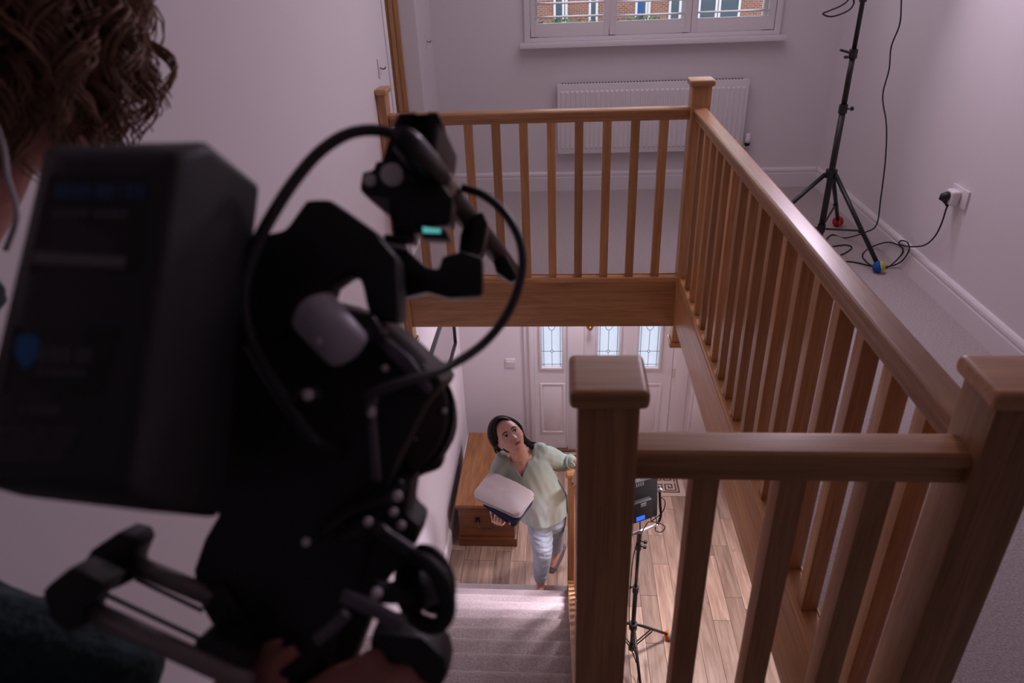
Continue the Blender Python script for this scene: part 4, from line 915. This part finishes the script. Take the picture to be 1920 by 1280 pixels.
# shotgun microphone
mic = obj('microphone', MB().tube([at(764, 268, .535), at(786, 298, .57), at(812, 328, .605), at(816, 334, .61), at(826, 345, .63), at(845, 372, .66), at(880, 412, .72), at(925, 465, .81), at(968, 520, .93)], [.0095, .0112, .0120, .0128, .0128, .0120, .0120, .0118, .0112], 18), BROWNM, rig, smooth=True)
obj('microphone_connector', MB().tube([at(748, 254, .52), at(766, 270, .537), at(800, 312, .59), at(816, 332, .61)], [.0075, .0115, .0135, .0128], 18), BLACKM, mic, smooth=True)
obj('microphone_band', MB().tube([at(817, 333, .612), at(830, 350, .634)], .0134, 18), plain('copper_band', (.62, .45, .38), .3, .2), mic, smooth=True)
plate('microphone_clamp', [(872, 410), (905, 394), (915, 420), (905, 470), (880, 500), (858, 486), (862, 440)], .70, .05, BLACKM, .004)
plate('microphone_clamp', [(918, 470), (940, 462), (972, 520), (958, 530), (930, 510)], .82, .04, BLACKM, .004)
# cables
tubep('cable', [(772, 275, .54), (745, 254, .535), (700, 244, .53), (650, 252, .52), (600, 284, .51), (555, 335, .50), (515, 395, .49), (480, 460, .485), (458, 525, .48), (456, 585, .48), (475, 650, .48), (512, 715, .485), (552, 778, .49), (590, 825, .50), (640, 850, .54)], .0046)
tubep('cable', [(868, 352, .66), (905, 365, .65), (942, 395, .64), (970, 440, .63), (980, 490, .62), (970, 545, .61), (945, 598, .60), (905, 645, .585), (850, 682, .56), (790, 705, .528), (730, 724, .508), (685, 748, .50), (690, 790, .51)], .0040)
tubep('cable', [(560, 760, .50), (572, 742, .49), (600, 738, .49)], .0055)
tubep('cable', [(700, 745, .52), (695, 775, .515), (700, 830, .52), (705, 900, .53)], .0040, GREYM)
tubep('cable', [(640, 1010, .52), (690, 985, .51), (730, 1010, .505), (775, 1040, .50)], .006, BLACKM)
tubep('cable', [(600, 1000, .53), (660, 960, .52), (720, 940, .52), (752, 905, .53)], .005, BLACKM)
# hand wheel, bars, screws
hwc = at(795, 1112, .50); hn = (CF * .75 + CR * .62 + CU * .1).normalized()
obj('hand_wheel', MB().torus(hwc, hn, .0235, .0062, 36, 12).torus(hwc + CF * .03, hn, .0225, .0045, 36, 10), RUBBER, rig, smooth=True)
obj('wheel_hub', MB().disc(at(770, 1110, .50), hn, .015, .03, 20).tube([at(700, 1110, .49), at(795, 1112, .51)], .008, 12), BLACKM, rig, smooth=False)
tubep('grey_bar', [(640, 1116, .475), (690, 1136, .475), (755, 1172, .475)], .0055, GREYM, n=4)
tubep('grey_bar', [(592, 1200, .49), (630, 1170, .49), (648, 1150, .49)], .0045, GREYM, n=4)
for x, y, d, r in ((706, 1112, .465, .0038), (577, 740, .482, .0040), (695, 772, .505, .0040), (574, 1016, .51, .0032), (745, 930, .52, .004), (600, 640, .478, .003), (752, 985, .52, .0035), (832, 770, .60, .0028), (722, 690, .53, .0028), (790, 733, .55, .0034), (780, 822, .60, .004), (690, 978, .50, .0034), (738, 960, .51, .0032), (770, 733, .55, .002)): obj('screw', MB().ball(at(x, y, d), r, 10, 8), SCR, rig, smooth=True)
# rod system
ROD = plain('rod_grey_metal', (.30, .265, .26), .38, .35)
for (a, b) in ((((120, 1122, .50), (470, 1282, .50))), (((225, 1046, .545), (400, 1120, .545)))):
    obj('rod', MB().tube([at(*a), at(*b)], .0075, 20), ROD, rig, smooth=True)
    sd2 = CF * .0
for (a, b) in ((((185, 1108, .53), (375, 1198, .53))), (((255, 1085, .56), (380, 1145, .56)))): obj('thin_rod', MB().tube([at(*a), at(*b)], .0018, 8), BLACKM, rig, smooth=True)
obj('rod_end_block', MB().prism([at(x, y, .485) for x, y in ((74, 1108), (130, 1062), (152, 1070), (200, 1095), (185, 1115), (160, 1140), (150, 1180), (118, 1192), (108, 1175), (92, 1165))], CF * .03), BLACKP, rig, bevel=.005)
obj('rod_end_block', MB().prism([at(x, y, .53) for x, y in ((168, 1032), (222, 996), (250, 1004), (257, 1022), (240, 1062), (255, 1085), (205, 1110), (150, 1090), (156, 1052))], CF * .03), BLACKP, rig, bevel=.005)
plate('rod_clamp', [(358, 1205), (385, 1190), (440, 1212), (470, 1240), (440, 1300), (390, 1260)], .50, .03, BLACKP, .004)
plate('rod_clamp', [(380, 1100), (420, 1090), (470, 1180), (440, 1210), (405, 1195)], .54, .03, BLACKP, .004)

# ------------------------------------------------------------------ camera operator at the left edge
op = thing('person', (0.2, -.35, H), 'curly-haired camera operator in a dark teal jumper, seen from behind at the left edge', 'person')
OH = at(36, 95, .70); OA = frame((.48, .77, -.42), (.20, .30, .93))
ob = MB(); head(ob, OH, OA, 1.02)
oN = V((.31, -.30, 3.88)); oS = V((.25, -.43, 3.78)); oSR = V((.35, -.55, 3.75)); oSL = V((.15, -.30, 3.75)); oH = V((.19, -.72, 3.34))
wd2 = (oSR - oSL).normalized()
limb(ob, [OH + OA @ V((0, -.02, -.04)), OH + OA @ V((0, -.03, -.09)), oN, oS], [.056, .056, .06, .07], 14)
ob.loft(tor_rings([(oH, .14, .08), (oH * .5 + oS * .5, .14, .08), (oS * .85 + oH * .15, .16, .08), (oS, .14, .07), (oN, .07, .06)], wd2))
oEL = at(-150, 1165, .64); oWL = at(300, 1410, .60)
oER = V((.46, -.70, 3.55)); oWR = at(500, 1450, .56)
limb(ob, [oSL, V((.17, -.42, 3.60)), oEL, oWL], [.05, .045, .04, .03]); limb(ob, [oSR, oER, oWR], [.05, .042, .03])
hand(ob, at(340, 1440, .575), (at(480, 1225, .53) - at(360, 1375, .575)), CR * .9 - CU * .2 + CF * .3, 1, curl=(.0, .25, .3), s=1.02, spread=.02)
hand(ob, at(520, 1420, .545), (at(680, 1275, .515) - at(520, 1360, .545)), CF * .9 - CU * .3, -1, curl=(.3, .9, .8), s=1.05, spread=.02, thumb=(.9, .35, .3))
for sg in (-.055, .055): limb(ob, [oH + wd2 * sg * 1.2, V((oH.x, oH.y, H + .48)) + wd2 * sg * 1.4 + V((.03, .02, 0)), V((oH.x, oH.y, H + .08)) + wd2 * sg * 1.4], [.085, .055, .04])
obody = obj_mesh('body', evaluated(ob, .0055, 4), plain('operator_skin', (.50, .20, .16), .5), op)
TEAL = plain('teal_knit', (.035, .062, .068), .95, bump=.9, bscale=120, var=.25, vscale=90)
jm = MB(); jm.loft(tor_rings([(oH - V((0, 0, .06)), .155, .095), (oH * .5 + oS * .5, .155, .095), (oS * .85 + oH * .15, .175, .095), (oS + V((0, 0, .01)), .155, .085), (oN - V((0, 0, .03)), .075, .07)], wd2))
limb(jm, [oSL, V((.17, -.42, 3.60)), oEL, at(205, 1262, .62)], [.065, .062, .056, .044]); limb(jm, [oSR, oER, oER * .3 + oWR * .7], [.062, .056, .042])
obj_mesh('jumper', evaluated(jm, .006, 3, lambda c: .004 * noise.noise(c * 40) + .0035 * noise.noise(c * 18)), TEAL, op)
tr = MB()
tr.loft(tor_rings([(oH - V((0, 0, .05)), .155, .11), (oH - V((0, 0, .14)), .155, .11)], wd2))
for sg in (-.055, .055): limb(tr, [oH + wd2 * sg * 1.2 - V((0, 0, .08)), V((oH.x, oH.y, H + .48)) + wd2 * sg * 1.4 + V((.03, .02, 0)), V((oH.x, oH.y, H + .10)) + wd2 * sg * 1.4], [.095, .068, .06])
obj_mesh('trousers', evaluated(tr, .009, 3), plain('black_cotton', (.02, .02, .024), .9), op)
for sg in (-.055, .055):
    q = V((oH.x, oH.y, H + .042)) + wd2 * sg * 1.4; mb = MB(); limb(mb, [q + V((-.04, -.03, 0)), q + V((.05, .04, 0)), q + V((.13, .10, -.004))], [.04, .042, .036]); obj('shoe', mb, plain('black_shoe', (.02, .02, .02), .6), op, smooth=True)
# curly hair
cu = MB(); rnd = random.Random(21)
cu.ball(OH + OA @ V((0, -.022, .018)), (.088, .106, .124), 24, 16, OA)
for i in range(430):
    th = math.acos(rnd.uniform(-.42, 1)); ph = rnd.uniform(0, 2 * math.pi)
    d = V((math.sin(th) * math.cos(ph), math.sin(th) * math.sin(ph), math.cos(th)))
    if d.y > .80 and d.z < .15: continue
    if d.z < -.22 and rnd.random() < .6: continue
    ln = rnd.uniform(.06, .125); rr_ = rnd.uniform(.006, .016); ph0 = rnd.uniform(0, 6.3); tn = rnd.uniform(.8, 1.7) * rnd.choice((-1, 1)); lift = rnd.choice((.004, .010, .018, .030)) * rnd.uniform(.7, 1.2); swirl = rnd.uniform(-.5, .5)
    for q in range(7):
        dj = (d + V((rnd.uniform(-1, 1), rnd.uniform(-1, 1), rnd.uniform(-1, 1))) * .055).normalized()
        p0 = V((dj.x * .086, dj.y * .104 - .022, dj.z * .124 + .018)); nrm_ = V((dj.x, dj.y, dj.z * .8)).normalized()
        fall = V((dj.x * .3, dj.y * .3, -1)).normalized(); fall = (fall - nrm_ * fall.dot(nrm_) * .75).normalized(); sd3 = fall.cross(nrm_).normalized(); fall = (fall + sd3 * swirl).normalized()
        l2 = ln * rnd.uniform(.85, 1.1); r2 = rr_ * rnd.uniform(.8, 1.2); p2 = ph0 + rnd.uniform(-.4, .4); pts = []
        for k in range(13):
            t = k / 12; a = p2 + tn * 2 * math.pi * t; ra_ = r2 * min(1, t * 3)
            pts.append(OH + OA @ (p0 + fall * l2 * t + nrm_ * (lift * math.sin(math.pi * min(1, t * .75)) + ra_ * math.cos(a)) + sd3 * ra_ * math.sin(a)))
        cu.tube(pts, [.0019 * (1 - .65 * (k / 12) ** 2) for k in range(13)], 4)
obj('hair', cu, plain('curly_brown_hair', (.30, .17, .10), .55, var=.35, vscale=40), op, smooth=True)
tubep('earphone_cord', [(-20, 200, .60), (5, 270, .575), (14, 330, .56), (30, 385, .545), (28, 420, .54), (10, 470, .54)], .0022, plain('white_cord', (.45, .42, .43), .5), op)
